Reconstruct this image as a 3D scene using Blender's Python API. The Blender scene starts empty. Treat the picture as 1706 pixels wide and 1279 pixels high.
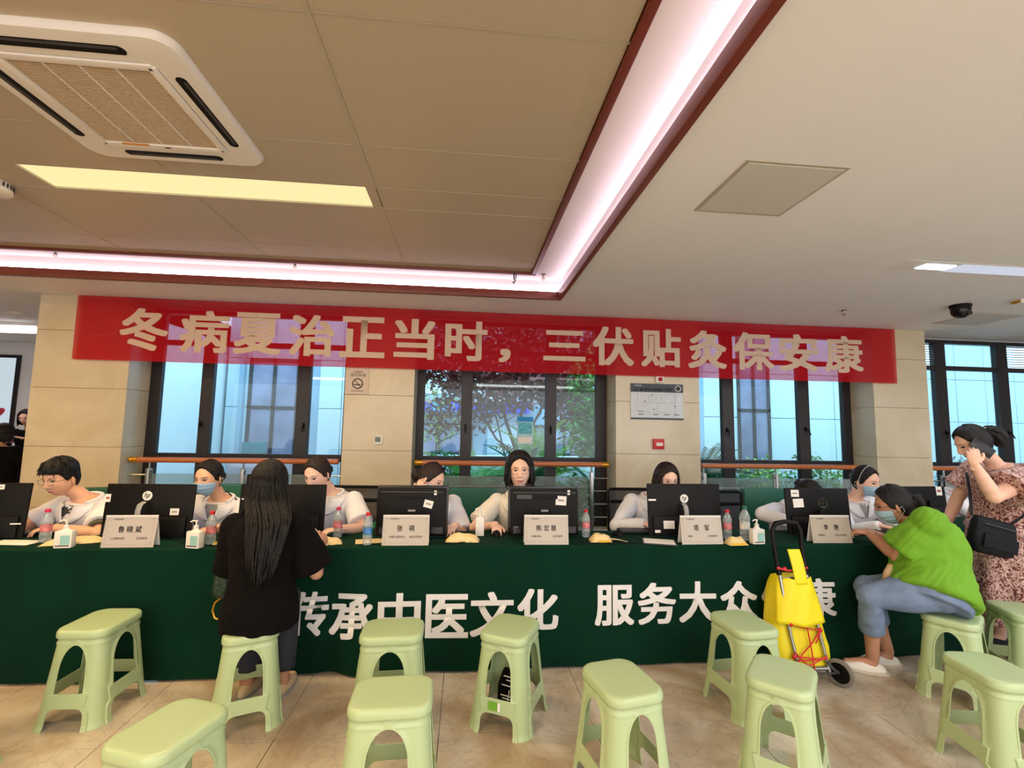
import bpy, bmesh, math, random
import numpy as np
from mathutils import Vector, Matrix, Euler, noise
from mathutils.bvhtree import BVHTree
random.seed(7); np.random.seed(7)
R = math.radians
sc = bpy.context.scene
col = sc.collection

# ------------------------------------------------------------------ camera, world, exposure, big lights
def make_camera():
    pit, yaw, rol = R(5.391), R(5.531), R(1.0355)
    fwd = Vector((math.sin(yaw)*math.cos(pit), math.cos(yaw)*math.cos(pit), math.sin(pit)))
    right = Vector((math.cos(yaw), -math.sin(yaw), 0)); up = right.cross(fwd)
    r = right*math.cos(rol)+up*math.sin(rol); u = -right*math.sin(rol)+up*math.cos(rol)
    cam = bpy.data.cameras.new('camera'); o = bpy.data.objects.new('camera', cam); col.objects.link(o)
    m = Matrix((r, u, -fwd)).transposed().to_4x4(); m.translation = Vector((0, 0, 1.5))
    o.matrix_world = m
    cam.sensor_width = 36; cam.lens = 782.8/1706*36; cam.clip_start = .05; cam.clip_end = 200
    sc.camera = o
make_camera()
w = bpy.data.worlds.new('world'); sc.world = w; w.use_nodes = True
bg = w.node_tree.nodes['Background']; bg.inputs[0].default_value = (.55, .80, 1, 1); bg.inputs[1].default_value = 4.6
vs = sc.view_settings; vs.view_transform = 'Standard'; vs.look = 'None'; vs.gamma = 1; vs.use_curve_mapping = False
vs.exposure = 0.0
sc.cycles.max_bounces = 7; sc.cycles.diffuse_bounces = 4; sc.cycles.glossy_bounces = 3
sc.cycles.transparent_max_bounces = 14; sc.cycles.transmission_bounces = 4
sc.cycles.caustics_reflective = False; sc.cycles.caustics_refractive = False
sc.cycles.sample_clamp_indirect = 6.0

def area(name, loc, sx, sy, power, color, rot=(0, 0, 0), spread=180):
    l = bpy.data.lights.new(name, 'AREA'); l.shape = 'RECTANGLE'; l.size = sx; l.size_y = sy
    l.energy = power; l.color = color; l.spread = R(spread)
    o = bpy.data.objects.new(name, l); col.objects.link(o); o.location = loc; o.rotation_euler = rot
    return o
WARM = (1, .76, .44); AMBER = (1, .62, .24); NEUT = (1, .965, .93); COOL = (.84, .92, 1)
# lamps of the room: the ones in view plus unseen ones assumed along the same ceiling
area('strip_lamp', (-1.65, 3.015, 2.955), 1.9, .22, 44, WARM)
area('strip_lamp_near', (-1.65, .4, 2.955), 1.9, .22, 55, WARM)
area('added_warm_left', (-4.9, 3.015, 2.94), 1.9, .22, 62, AMBER)  # unseen amber lamp added to warm the left floor and pillar
area('strip_lamp_back', (-3.2, -2.0, 2.80), 2.4, .5, 95, AMBER)
area('ceiling_lamp_right', (2.8, -.4, 2.80), 2.4, .6, 75, NEUT)
area('ceiling_lamp_far_right', (5.6, 1.2, 2.80), 1.6, .6, 70, COOL)
area('ceiling_lamp_back', (1.8, -2.8, 2.80), 3.0, .6, 75, NEUT)
area('downlight_lamp', (3.9, 3.31, 2.835), .9, .14, 12, COOL)
# unseen daylight fill added along the back wall to brighten faces and ceiling
area('added_daylight_fill', (1.0, -4.4, 1.45), 17, 2.7, 270, (.96, .97, 1), (R(90), 0, 0))

# ------------------------------------------------------------------ materials
MATS = {}
def nt_mat(name):
    m = bpy.data.materials.new(name); m.use_nodes = True
    nt = m.node_tree; return m, nt, nt.nodes, nt.links, nt.nodes['Principled BSDF']
def srgb(c):
    return tuple(((x/255)/12.92 if x/255 <= .04045 else ((x/255+.055)/1.055)**2.4) for x in c)
def mat(name, rgb, rough=.5, metal=0, spec=.5, var=.06, scale=12, bump=0, bscale=60, coat=0, stretch=(1, 1, 1), sheen=0, trans=0, alpha=1, emit=0, ecol=None):
    """procedural principled material; rgb 0..255 display colour; colour varied by noise"""
    if name in MATS: return MATS[name]
    m, nt, N, L, P = nt_mat(name)
    c = srgb(rgb)
    tc = N.new('ShaderNodeTexCoord'); mp = N.new('ShaderNodeMapping'); mp.inputs['Scale'].default_value = stretch
    L.new(tc.outputs['Object'], mp.inputs[0])
    nz = N.new('ShaderNodeTexNoise'); nz.inputs['Scale'].default_value = scale; nz.inputs['Detail'].default_value = 4
    L.new(mp.outputs[0], nz.inputs['Vector'])
    rp = N.new('ShaderNodeValToRGB')
    rp.color_ramp.elements[0].position = .3; rp.color_ramp.elements[1].position = .7
    rp.color_ramp.elements[0].color = (*[x*(1-var) for x in c], 1)
    rp.color_ramp.elements[1].color = (*[min(1, x*(1+var)) for x in c], 1)
    L.new(nz.outputs['Fac'], rp.inputs[0]); L.new(rp.outputs[0], P.inputs['Base Color'])
    P.inputs['Roughness'].default_value = rough; P.inputs['Metallic'].default_value = metal
    P.inputs['Specular IOR Level'].default_value = spec
    if coat: P.inputs['Coat Weight'].default_value = coat; P.inputs['Coat Roughness'].default_value = .1
    if sheen: P.inputs['Sheen Weight'].default_value = sheen
    if trans: P.inputs['Transmission Weight'].default_value = trans
    if alpha < 1: P.inputs['Alpha'].default_value = alpha
    if emit:
        P.inputs['Emission Color'].default_value = (*(ecol or c), 1); P.inputs['Emission Strength'].default_value = emit
    if bump:
        n2 = N.new('ShaderNodeTexNoise'); n2.inputs['Scale'].default_value = bscale; n2.inputs['Detail'].default_value = 5
        L.new(mp.outputs[0], n2.inputs['Vector'])
        b = N.new('ShaderNodeBump'); b.inputs['Strength'].default_value = bump; b.inputs['Distance'].default_value = .01
        L.new(n2.outputs['Fac'], b.inputs['Height']); L.new(b.outputs[0], P.inputs['Normal'])
    MATS[name] = m
    return m

def marble_mat(name, base, dark, rough=.18, scale=1.6, veins=.5, seed=0):
    if name in MATS: return MATS[name]
    m, nt, N, L, P = nt_mat(name)
    g = N.new('ShaderNodeNewGeometry'); mp = N.new('ShaderNodeMapping')
    mp.inputs['Location'].default_value = (seed, seed*1.7, seed*.3)
    L.new(g.outputs['Position'], mp.inputs[0])
    n1 = N.new('ShaderNodeTexNoise'); n1.inputs['Scale'].default_value = scale; n1.inputs['Detail'].default_value = 8; n1.inputs['Distortion'].default_value = 1.4
    L.new(mp.outputs[0], n1.inputs['Vector'])
    n2 = N.new('ShaderNodeTexNoise'); n2.inputs['Scale'].default_value = scale*2.7; n2.inputs['Detail'].default_value = 8; n2.inputs['Distortion'].default_value = 2.5
    L.new(mp.outputs[0], n2.inputs['Vector'])
    r1 = N.new('ShaderNodeValToRGB'); r1.color_ramp.elements[0].position = .38; r1.color_ramp.elements[1].position = .66
    r1.color_ramp.elements[0].color = (*srgb(dark), 1); r1.color_ramp.elements[1].color = (*srgb(base), 1)
    L.new(n1.outputs['Fac'], r1.inputs[0])
    r2 = N.new('ShaderNodeValToRGB'); e = r2.color_ramp.elements
    e[0].position = .47; e[0].color = (1, 1, 1, 1); e[1].position = .5; e[1].color = (1-veins, 1-veins, 1-veins, 1)
    x = e.new(.53); x.color = (1, 1, 1, 1)
    L.new(n2.outputs['Fac'], r2.inputs[0])
    mx = N.new('ShaderNodeMixRGB'); mx.blend_type = 'MULTIPLY'; mx.inputs[0].default_value = .5
    L.new(r1.outputs[0], mx.inputs[1]); L.new(r2.outputs[0], mx.inputs[2])
    L.new(mx.outputs[0], P.inputs['Base Color']); P.inputs['Roughness'].default_value = rough
    MATS[name] = m; return m

def glass_mat(name, tint=(.85, .96, .98), gloss=.10, haze=0):
    if name in MATS: return MATS[name]
    m, nt, N, L, P = nt_mat(name); N.remove(P)
    out = N['Material Output']
    t = N.new('ShaderNodeBsdfTransparent'); t.inputs[0].default_value = (*tint, 1)
    g = N.new('ShaderNodeBsdfGlossy'); g.inputs['Roughness'].default_value = .03
    fr = N.new('ShaderNodeFresnel'); fr.inputs[0].default_value = 1.5
    mm = N.new('ShaderNodeMath'); mm.operation = 'MULTIPLY_ADD'; mm.inputs[1].default_value = .55; mm.inputs[2].default_value = gloss*.2
    L.new(fr.outputs[0], mm.inputs[0])
    mx = N.new('ShaderNodeMixShader'); L.new(mm.outputs[0], mx.inputs[0]); L.new(t.outputs[0], mx.inputs[1]); L.new(g.outputs[0], mx.inputs[2])
    last = mx
    if haze:
        d = N.new('ShaderNodeBsdfDiffuse'); d.inputs[0].default_value = (.75, .85, .85, 1)
        m2 = N.new('ShaderNodeMixShader'); m2.inputs[0].default_value = haze
        L.new(mx.outputs[0], m2.inputs[1]); L.new(d.outputs[0], m2.inputs[2]); last = m2
    L.new(last.outputs[0], out.inputs[0]); MATS[name] = m; return m

def cloth_trans_mat(name, rgb, see=.18, translucent=.35):
    if name in MATS: return MATS[name]
    m, nt, N, L, P = nt_mat(name)
    out = N['Material Output']; c = srgb(rgb)
    tc = N.new('ShaderNodeTexCoord'); wv = N.new('ShaderNodeTexNoise'); wv.inputs['Scale'].default_value = 3
    L.new(tc.outputs['Object'], wv.inputs['Vector'])
    rp = N.new('ShaderNodeValToRGB'); rp.color_ramp.elements[0].color = (*[x*.93 for x in c], 1); rp.color_ramp.elements[1].color = (*[min(1, x*1.05) for x in c], 1)
    L.new(wv.outputs['Fac'], rp.inputs[0]); L.new(rp.outputs[0], P.inputs['Base Color'])
    P.inputs['Roughness'].default_value = .6; P.inputs['Specular IOR Level'].default_value = .2
    tl = N.new('ShaderNodeBsdfTranslucent'); L.new(rp.outputs[0], tl.inputs[0])
    tp = N.new('ShaderNodeBsdfTransparent'); tp.inputs[0].default_value = (1, .75, .82, 1)
    m1 = N.new('ShaderNodeMixShader'); m1.inputs[0].default_value = translucent
    L.new(P.outputs[0], m1.inputs[1]); L.new(tl.outputs[0], m1.inputs[2])
    m2 = N.new('ShaderNodeMixShader'); m2.inputs[0].default_value = see
    L.new(m1.outputs[0], m2.inputs[1]); L.new(tp.outputs[0], m2.inputs[2]); L.new(m2.outputs[0], out.inputs[0])
    MATS[name] = m; return m

def emit_mat(name, rgb, strength):
    if name in MATS: return MATS[name]
    m, nt, N, L, P = nt_mat(name)
    P.inputs['Base Color'].default_value = (*[x*.15 for x in srgb(rgb)], 1)
    P.inputs['Emission Color'].default_value = (*srgb(rgb), 1); P.inputs['Emission Strength'].default_value = strength
    MATS[name] = m; return m

def floral_mat():
    m, nt, N, L, P = nt_mat('floral_dress_fabric')
    tc = N.new('ShaderNodeTexCoord')
    n = N.new('ShaderNodeTexNoise'); n.inputs['Scale'].default_value = 42; n.inputs['Distortion'].default_value = 1.8; n.inputs['Detail'].default_value = 2
    L.new(tc.outputs['Object'], n.inputs['Vector'])
    r = N.new('ShaderNodeValToRGB'); r.color_ramp.interpolation = 'CONSTANT'; e = r.color_ramp.elements
    e[0].position = 0; e[0].color = (*srgb((96, 40, 42)), 1); e[1].position = .44; e[1].color = (*srgb((150, 100, 96)), 1)
    x = e.new(.49); x.color = (*srgb((214, 182, 172)), 1); x = e.new(.62); x.color = (*srgb((120, 66, 62)), 1)
    L.new(n.outputs['Fac'], r.inputs[0]); L.new(r.outputs[0], P.inputs['Base Color']); P.inputs['Roughness'].default_value = .8
    return m

M_plaster = mat('white_plaster', (240, 240, 240), .75, var=.015, scale=2, bump=.02, bscale=30)
M_cove = mat('cove_plaster', (246, 240, 244), .8, var=.01, scale=2)
M_redwood = mat('red_brown_wood', (112, 46, 30), .4, var=.15, scale=8, stretch=(1, .2, 6))
M_panel = None
M_trimal = mat('aluminium_trim', (196, 186, 166), .4, .3, var=.03)
M_pillar = marble_mat('beige_marble', (222, 210, 184), (206, 190, 158), .22, 1.1, .06)
M_floor = marble_mat('floor_marble', (212, 202, 188), (166, 144, 118), .16, 1.2, .3, 3)
M_grout = mat('grout', (120, 100, 78), .9)
M_frame = mat('dark_window_frame', (38, 34, 36), .4, .2, var=.08)
M_glass = glass_mat('window_glass', (.84, .96, .99), .06)
M_railglass = glass_mat('balustrade_glass', (.74, .84, .84), .3, .16)
M_wood = mat('orange_handrail_wood', (190, 108, 58), .32, var=.12, scale=6, stretch=(.3, 4, 4), coat=.4)
M_brass = mat('brass_cap', (206, 150, 50), .25, .7)
M_steel = mat('brushed_steel', (170, 170, 168), .28, .9, var=.08, scale=20)
M_green_cloth = mat('dark_green_cloth', (4, 44, 30), .9, spec=.12, var=.12, scale=3, bump=.15, bscale=220)
M_letter_w = mat('white_lettering', (226, 224, 224), .8, var=.03)
M_banner = cloth_trans_mat('red_banner_satin', (206, 6, 26), .24, .30)
M_letter_b = cloth_trans_mat('banner_lettering_cream', (236, 210, 186), .0, .25)
M_stool = mat('pale_green_plastic', (176, 196, 150), .34, var=.02, scale=5, spec=.5)
M_black = mat('black_plastic', (10, 8, 8), .5, spec=.18, var=.1, scale=30)
M_blackg = mat('gloss_black_plastic', (10, 9, 10), .22, spec=.4, var=.1, scale=30)
M_dgrey = mat('dark_grey_plastic', (58, 56, 56), .5, var=.05)
M_grey = mat('grey_plastic', (150, 150, 150), .4, var=.05)
M_white = mat('white_plastic', (232, 228, 220), .4, var=.02)
M_paper = mat('white_paper', (236, 232, 226), .8, var=.02)
M_card = mat('cream_card', (212, 194, 176), .6, var=.015)
M_ink = mat('black_ink', (50, 40, 38), .7)
M_inkred = mat('red_ink', (170, 60, 60), .7)
M_acry = glass_mat('clear_acrylic', (.97, .98, .98), .0)
M_coat = mat('white_coat_cotton', (232, 230, 234), .85, var=.025, scale=9, bump=.7, bscale=18, sheen=.1)
M_blackcloth = mat('black_jersey', (11, 8, 9), .95, spec=.15, var=.15, scale=6, bump=.7, bscale=18)
M_greencloth = mat('bright_green_cotton', (104, 158, 30), .85, var=.06, scale=6, bump=.7, bscale=18)
M_denim = mat('blue_grey_denim', (112, 132, 164), .85, var=.12, scale=20, bump=.7, bscale=18)
M_trouser = mat('dark_trouser', (40, 42, 52), .9, var=.1)
M_skin = mat('skin', (226, 172, 138), .5, var=.05, scale=10, spec=.35)
M_skin_pale = mat('pale_skin', (236, 190, 166), .5, var=.05, scale=10, spec=.35)
M_skin_tan = mat('tanned_skin', (192, 142, 116), .5, var=.07, scale=10, spec=.35)
M_hair = mat('black_hair', (12, 8, 8), .42, spec=.3, var=.35, scale=40, stretch=(3, 3, .4), bump=.6, bscale=90)
M_hair_br = mat('dark_brown_hair', (34, 17, 14), .42, spec=.35, var=.3, scale=40, stretch=(3, 3, .4), bump=.6, bscale=90)
M_lip = mat('lip', (184, 96, 86), .45)
M_eyew = mat('eye_white', (188, 164, 152), .5, spec=.2)
M_iris = mat('iris', (22, 12, 9), .4, spec=.3)
M_mask = mat('surgical_mask', (168, 204, 228), .8, var=.03, bump=.1)
M_yellow = mat('yellow_nylon', (234, 216, 20), .55, var=.05, scale=6, bump=.35, bscale=10)
M_red = mat('red_plastic', (200, 30, 34), .4)
M_rubber = mat('grey_rubber', (120, 116, 108), .7)
M_navy = mat('black_nylon_bag', (12, 14, 20), .65, spec=.2, var=.15, bump=.3, bscale=20)
M_manila = mat('manila_paper', (226, 200, 146), .75, var=.05, bump=.25, bscale=16)
M_facade = mat('pale_facade', (214, 228, 234), .7, var=.03, scale=1)
M_facade2 = mat('blue_grey_facade', (150, 178, 196), .6, var=.05, scale=1)
M_leafg = mat('green_leaf', (70, 140, 50), .45, var=.35, scale=3)
M_leafd = mat('deep_green_leaf', (24, 100, 58), .4, var=.35, scale=3)
M_leafy = mat('lime_leaf', (140, 180, 50), .5, var=.3, scale=3)
M_leafr = mat('russet_leaf', (104, 48, 44), .6, var=.5, scale=4)
M_bark = mat('bark', (70, 56, 52), .9, var=.2, bump=.5)

# ------------------------------------------------------------------ mesh building helpers
def frame_from(z, x=None):
    z = Vector(z).normalized()
    x = Vector(x) if x is not None else (Vector((1, 0, 0)) if abs(z.x) < .9 else Vector((0, 1, 0)))
    y = z.cross(x).normalized(); x = y.cross(z).normalized()
    return x, y, z

class MB:
    def __init__(s): s.v = []; s.f = []; s.m = []
    def raw(s, v, f, M=None, mi=0):
        b = len(s.v)
        if M is not None: v = [M @ Vector(p) for p in v]
        s.v += [tuple(p) for p in v]; s.f += [tuple(i+b for i in q) for q in f]; s.m += [mi]*len(f)
        return s
    def box(s, x0, x1, y0, y1, z0, z1, bev=0, M=None, mi=0, seg=2):
        if x0 > x1: x0, x1 = x1, x0
        if y0 > y1: y0, y1 = y1, y0
        if z0 > z1: z0, z1 = z1, z0
        if not bev:
            v = [(x0, y0, z0), (x1, y0, z0), (x1, y1, z0), (x0, y1, z0), (x0, y0, z1), (x1, y0, z1), (x1, y1, z1), (x0, y1, z1)]
            f = [(0, 3, 2, 1), (4, 5, 6, 7), (0, 1, 5, 4), (1, 2, 6, 5), (2, 3, 7, 6), (3, 0, 4, 7)]
            return s.raw(v, f, M, mi)
        bm = bmesh.new(); bmesh.ops.create_cube(bm, size=1)
        for v in bm.verts: v.co = Vector(((x0+x1)/2+v.co.x*(x1-x0), (y0+y1)/2+v.co.y*(y1-y0), (z0+z1)/2+v.co.z*(z1-z0)))
        bmesh.ops.bevel(bm, geom=bm.edges[:], offset=bev, segments=seg, profile=.6, affect='EDGES')
        bm.verts.index_update()
        s.raw([v.co.copy() for v in bm.verts], [[v.index for v in f.verts] for f in bm.faces], M, mi); bm.free()
        return s
    def cbox(s, c, d, bev=0, rot=None, mi=0):
        M = Matrix.Translation(c)
        if rot is not None: M = M @ Euler(rot).to_matrix().to_4x4()
        return s.box(-d[0]/2, d[0]/2, -d[1]/2, d[1]/2, -d[2]/2, d[2]/2, bev, M, mi)
    def tube(s, pts, r, n=10, cap=True, mi=0, closed=False, flat=1.0, upv=None):
        pts = [Vector(p) for p in pts]; k = len(pts)
        rs = r if hasattr(r, '__len__') else [r]*k
        prev = None; rings = []
        for i, p in enumerate(pts):
            if closed: t = pts[(i+1) % k]-pts[i-1]
            else: t = pts[min(i+1, k-1)]-pts[max(i-1, 0)]
            t.normalize()
            if prev is None: x, y, _ = frame_from(t, upv)
            else:
                x = prev-t*prev.dot(t)
                if x.length < 1e-6: x, y, _ = frame_from(t)
                x.normalize(); y = t.cross(x)
            prev = x
            rings.append([p+(x*math.cos(a)+y*math.sin(a)*flat)*rs[i] for a in [2*math.pi*j/n for j in range(n)]])
        v = [q for rg in rings for q in rg]; f = []
        for i in range(k if closed else k-1):
            a = i*n; b = ((i+1) % k)*n
            for j in range(n): f.append((a+j, a+(j+1) % n, b+(j+1) % n, b+j))
        if cap and not closed: f.append(tuple(range(n-1, -1, -1))); f.append(tuple((k-1)*n+j for j in range(n)))
        return s.raw(v, f, None, mi)
    def lathe(s, prof, c=(0, 0, 0), n=24, M=None, mi=0, sx=1, sy=1):
        v = []; f = []
        for (r, z) in prof:
            for j in range(n):
                a = 2*math.pi*j/n; v.append((c[0]+r*math.cos(a)*sx, c[1]+r*math.sin(a)*sy, c[2]+z))
        for i in range(len(prof)-1):
            for j in range(n): f.append((i*n+j, i*n+(j+1) % n, (i+1)*n+(j+1) % n, (i+1)*n+j))
        f.append(tuple(range(n-1, -1, -1))); f.append(tuple((len(prof)-1)*n+j for j in range(n)))
        return s.raw(v, f, M, mi)
    def ball(s, c, r, nu=16, nv=10, M=None, mi=0):
        r = r if hasattr(r, '__len__') else (r, r, r)
        v = []; f = []
        for i in range(nv+1):
            th = math.pi*i/nv
            for j in range(nu):
                a = 2*math.pi*j/nu
                v.append((c[0]+r[0]*math.sin(th)*math.cos(a), c[1]+r[1]*math.sin(th)*math.sin(a), c[2]+r[2]*math.cos(th)))
        for i in range(nv):
            for j in range(nu): f.append((i*nu+j, (i+1)*nu+j, (i+1)*nu+(j+1) % nu, i*nu+(j+1) % nu))
        return s.raw(v, f, M, mi)
    def prism(s, poly, h0, h1, M=None, mi=0):
        """poly in XY, extruded in Z from h0 to h1"""
        n = len(poly); v = [(x, y, h0) for x, y in poly]+[(x, y, h1) for x, y in poly]
        f = [tuple(range(n-1, -1, -1)), tuple(range(n, 2*n))]+[(i, (i+1) % n, n+(i+1) % n, n+i) for i in range(n)]
        return s.raw(v, f, M, mi)
    def grid(s, fn, nu, nv, mi=0, closed_u=False):
        v = [fn(i/nu, j/nv) for j in range(nv+1) for i in range(nu+(0 if closed_u else 1))]
        w_ = nu+(0 if closed_u else 1); f = []
        for j in range(nv):
            for i in range(nu):
                a = j*w_+i; b = j*w_+(i+1) % w_
                f.append((a, b, b+w_, a+w_))
        return s.raw(v, f, None, mi)
    def mesh(s, name, mats, off=None, recalc=True, sharp=38, merge=0):
        me = bpy.data.meshes.new(name)
        v = s.v
        if off is not None: v = [(p[0]-off[0], p[1]-off[1], p[2]-off[2]) for p in v]
        me.from_pydata([tuple(p) for p in v], [], s.f)
        for m in (mats if isinstance(mats, (list, tuple)) else [mats]): me.materials.append(m)
        if len(me.materials) > 1: me.polygons.foreach_set('material_index', s.m)
        if recalc or merge:
            bm = bmesh.new(); bm.from_mesh(me)
            if merge: bmesh.ops.remove_doubles(bm, verts=bm.verts, dist=merge)
            if recalc: bmesh.ops.recalc_face_normals(bm, faces=bm.faces)
            bm.to_mesh(me); bm.free()
        me.polygons.foreach_set('use_smooth', [True]*len(me.polygons))
        if sharp: me.set_sharp_from_angle(angle=R(sharp))
        me.update(); return me
    def build(s, name, mats, parent=None, label=None, world=False, **k):
        off = parent.location if (world and parent is not None) else None
        me = s.mesh(name, mats, off, **k)
        return link(name, me, parent, label)

def link(name, me, parent=None, label=None):
    o = bpy.data.objects.new(name, me); col.objects.link(o)
    if parent is not None: o.parent = parent
    if label: o['label'] = label
    return o
def tag(o, label=None, cat=None, group=None, kind=None):
    if label: o['label'] = label
    if cat: o['category'] = cat
    if group: o['group'] = group
    if kind: o['kind'] = kind
    return o
def thing(name, label, cat, loc=(0, 0, 0), rz=0, group=None, kind=None):
    o = bpy.data.objects.new(name, None); col.objects.link(o); o.location = loc; o.rotation_euler = (0, 0, rz)
    o.empty_display_size = .05
    return tag(o, label, cat, group, kind)
def struct(name, loc=(0, 0, 0)):
    o = bpy.data.objects.new(name, None); col.objects.link(o); o.location = loc; o['kind'] = 'structure'; return o
def copy_tree(o, parent=None):
    c = o.copy(); col.objects.link(c); c.parent = parent
    for ch in [x for x in KIDS.get(o.name, [])] or list(o.children): copy_tree(ch, c)
    return c
KIDS = {}
def apply_mods(o):
    dg = bpy.context.evaluated_depsgraph_get(); dg.update()
    me = bpy.data.meshes.new_from_object(o.evaluated_get(dg)); return me

def text_mesh(s, size=1.0, offset=0.0, extrude=.0, res=3):
    cu = bpy.data.curves.new('t', 'FONT'); cu.body = s; cu.size = size; cu.offset = offset; cu.extrude = extrude; cu.resolution_u = res
    cu.align_x = 'LEFT'
    o = bpy.data.objects.new('t', cu); col.objects.link(o)
    me = apply_mods(o)
    n = len(me.vertices); v = np.empty(n*3); me.vertices.foreach_get('co', v); v = v.reshape(-1, 3)
    f = [tuple(p.vertices) for p in me.polygons]
    bpy.data.objects.remove(o); bpy.data.curves.remove(cu); bpy.data.meshes.remove(me)
    return v, f
def put_text(mb, s, x0, x1, z0, z1, fn, offset=0.0, extrude=.0015, mi=0, keep=False):
    """write s into the box x0..x1 / z0..z1; fn(x, z, d) gives the 3-D point; offset thickens the strokes"""
    v, f = text_mesh(s, 1.0, 0, 0)
    if offset and len(v):
        b = offset*1.0; vs_, fs_ = [], []
        for k, (ox, oy) in enumerate(((1, 1), (-1, 1), (1, -1), (-1, -1), (0, 1), (0, -1), (1, 0), (-1, 0))):
            q = v.copy(); q[:, 0] += b*ox; q[:, 1] += b*oy*.75; q[:, 2] = k*.00012
            fs_ += [tuple(i+len(vs_)*len(v) for i in p) for p in f]; vs_.append(q)
        v = np.concatenate(vs_); f = fs_
    if not len(v): return
    mn = v.min(0); mx = v.max(0)
    sx = (x1-x0)/max(1e-6, mx[0]-mn[0]); sz = (z1-z0)/max(1e-6, mx[1]-mn[1])
    if keep:
        k = min(sx, sz); cx = (x0+x1)/2; cz = (z0+z1)/2
        x0 = cx-k*(mx[0]-mn[0])/2; z0 = cz-k*(mx[1]-mn[1])/2; sx = sz = k
    mb.raw([fn(x0+(p[0]-mn[0])*sx, z0+(p[1]-mn[1])*sz, p[2]) for p in v], f, None, mi)

# ================================================================== SETTING
CZ = 2.85; TZ = 2.98
def build_setting():
    # ---- floor tiles
    fl = struct('floor')
    MB().box(-14, 10, -4.5, 12.5, -.12, -.012).build('floor_base', M_grout, fl)
    T = .78; x_s = 1.47-T*10; y_s = 2.487-T*5
    tile = MB().box(.0012, T-.0012, .0012, T-.0012, -.012, 0, .0012, seg=1).mesh('floor_tile', M_floor)
    for i in range(17):
        for j in range(9):
            o = link('floor_tile', tile, fl); o.location = (x_s+i*T, y_s+j*T, 0)
    MB().box(-14, x_s, -4.5, 12.5, -.012, 0).build('floor_far_left', M_floor, fl)
    MB().box(x_s, 10, -4.5, y_s, -.012, 0).build('floor_near', M_floor, fl)
    # ---- plaster ceiling around the tray (tray x -7..0.93, y -2.6..4.65)
    ce = struct('ceiling')
    TX0, TX1, TY0, TY1 = -7.0, .93, -2.6, 4.65
    MB().box(TX1, 10, -4.5, 5.95, CZ, CZ+.4).box(-14, TX1, TY1, 5.95, CZ, CZ+.4).box(-14, TX1, -4.5, TY0, CZ, CZ+.4).box(-14, TX0, TY0, TY1, CZ, CZ+.4).build('plaster_ceiling', M_plaster, ce)
    # recess walls and flat band above the lip
    IX, IY = .608, 4.33
    MB().box(TX0, TX1+.02, TY1-.001, TY1+.02, CZ+.02, TZ+.029).box(TX1-.001, TX1+.02, TY0, TY1-.002, CZ+.02, TZ+.029).box(TX0, TX1+.02, IY, TY1+.02, TZ+.03, TZ+.15).box(IX, TX1+.02, TY0, IY, TZ+.03, TZ+.15).build('cove_band', M_cove, ce)
    MB().box(TX0, IX+.02, TY0, IY+.02, TZ+.12, TZ+.3).build('tray_top', M_plaster, ce)
    # wooden lips
    t1 = struct('trim_1'); MB().box(TX0, TX1+.012, TY1-.03, TY1+.012, CZ-.035, CZ+.045, .004).build('wood_lip', M_redwood, t1)
    t2 = struct('trim_2'); MB().box(TX1-.03, TX1+.012, TY0, TY1-.03, CZ-.035, CZ+.045, .004).build('wood_lip', M_redwood, t2)
    t3 = struct('trim_3'); MB().box(TX0, IX+.02, IY-.02, IY+.02, TZ-.02, TZ+.05, .003).build('wood_edge', M_redwood, t3)
    t4 = struct('trim_4'); MB().box(IX-.02, IX+.02, TY0, IY-.02, TZ-.02, TZ+.05, .003).build('wood_edge', M_redwood, t4)
    # LED strips lying on the lip, hidden from below by the wood
    led = emit_mat('led_strip', (255, 232, 246), 13)
    l = thing('led_strip', 'white light strip along the far side of the ceiling cove', 'light', (0, 0, 0))
    MB().box(TX0, TX1-.05, TY1-.022, TY1-.006, CZ+.046, CZ+.052).build('led_tape', led, l)
    l = thing('led_strip', 'white light strip along the right side of the ceiling cove', 'light', (0, 0, 0))
    MB().box(TX1-.022, TX1-.006, TY0, TY1-.05, CZ+.046, CZ+.052).build('led_tape', led, l)
    # metal panels
    global M_panel
    m, nt, N, L, P = nt_mat('perforated_metal_panel')
    tc = N.new('ShaderNodeNewGeometry'); mp = N.new('ShaderNodeMapping'); mp.inputs['Scale'].default_value = (160, 160, 0)
    L.new(tc.outputs['Position'], mp.inputs[0]); vo = N.new('ShaderNodeTexVoronoi'); vo.inputs['Randomness'].default_value = 0; vo.inputs['Scale'].default_value = 1
    L.new(mp.outputs[0], vo.inputs['Vector']); rp = N.new('ShaderNodeValToRGB'); rp.color_ramp.elements[0].position = .2; rp.color_ramp.elements[1].position = .3
    rp.color_ramp.elements[0].color = (*srgb((124, 110, 90)), 1); rp.color_ramp.elements[1].color = (*srgb((206, 192, 166)), 1)
    L.new(vo.outputs['Distance'], rp.inputs[0]); L.new(rp.outputs[0], P.inputs['Base Color']); P.inputs['Roughness'].default_value = .42; P.inputs['Metallic'].default_value = .15
    M_panel = m
    xs = [IX-.02, -.6, -1.8, -3.0, -4.2, -5.4, -6.6, TX0]; ys = [TY0, -1.6, -.79, .015, .82, 1.625, 2.435, 2.875, 3.155, 3.96, IY-.02]
    for j in range(len(ys)-1):
        for i in range(len(xs)-1):
            x1, x0 = xs[i], xs[i+1]
            if j == 7 and i in (1, 2): continue
            MB().box(x0+.003, x1-.003, ys[j]+.003, ys[j+1]-.003, TZ, TZ+.02, .003, seg=1).build('ceiling_panel', M_panel, ce)
    MB().box(-.655, -.603, 2.878, 3.152, TZ, TZ+.02, .002, seg=1).build('ceiling_panel', M_panel, ce)
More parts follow.
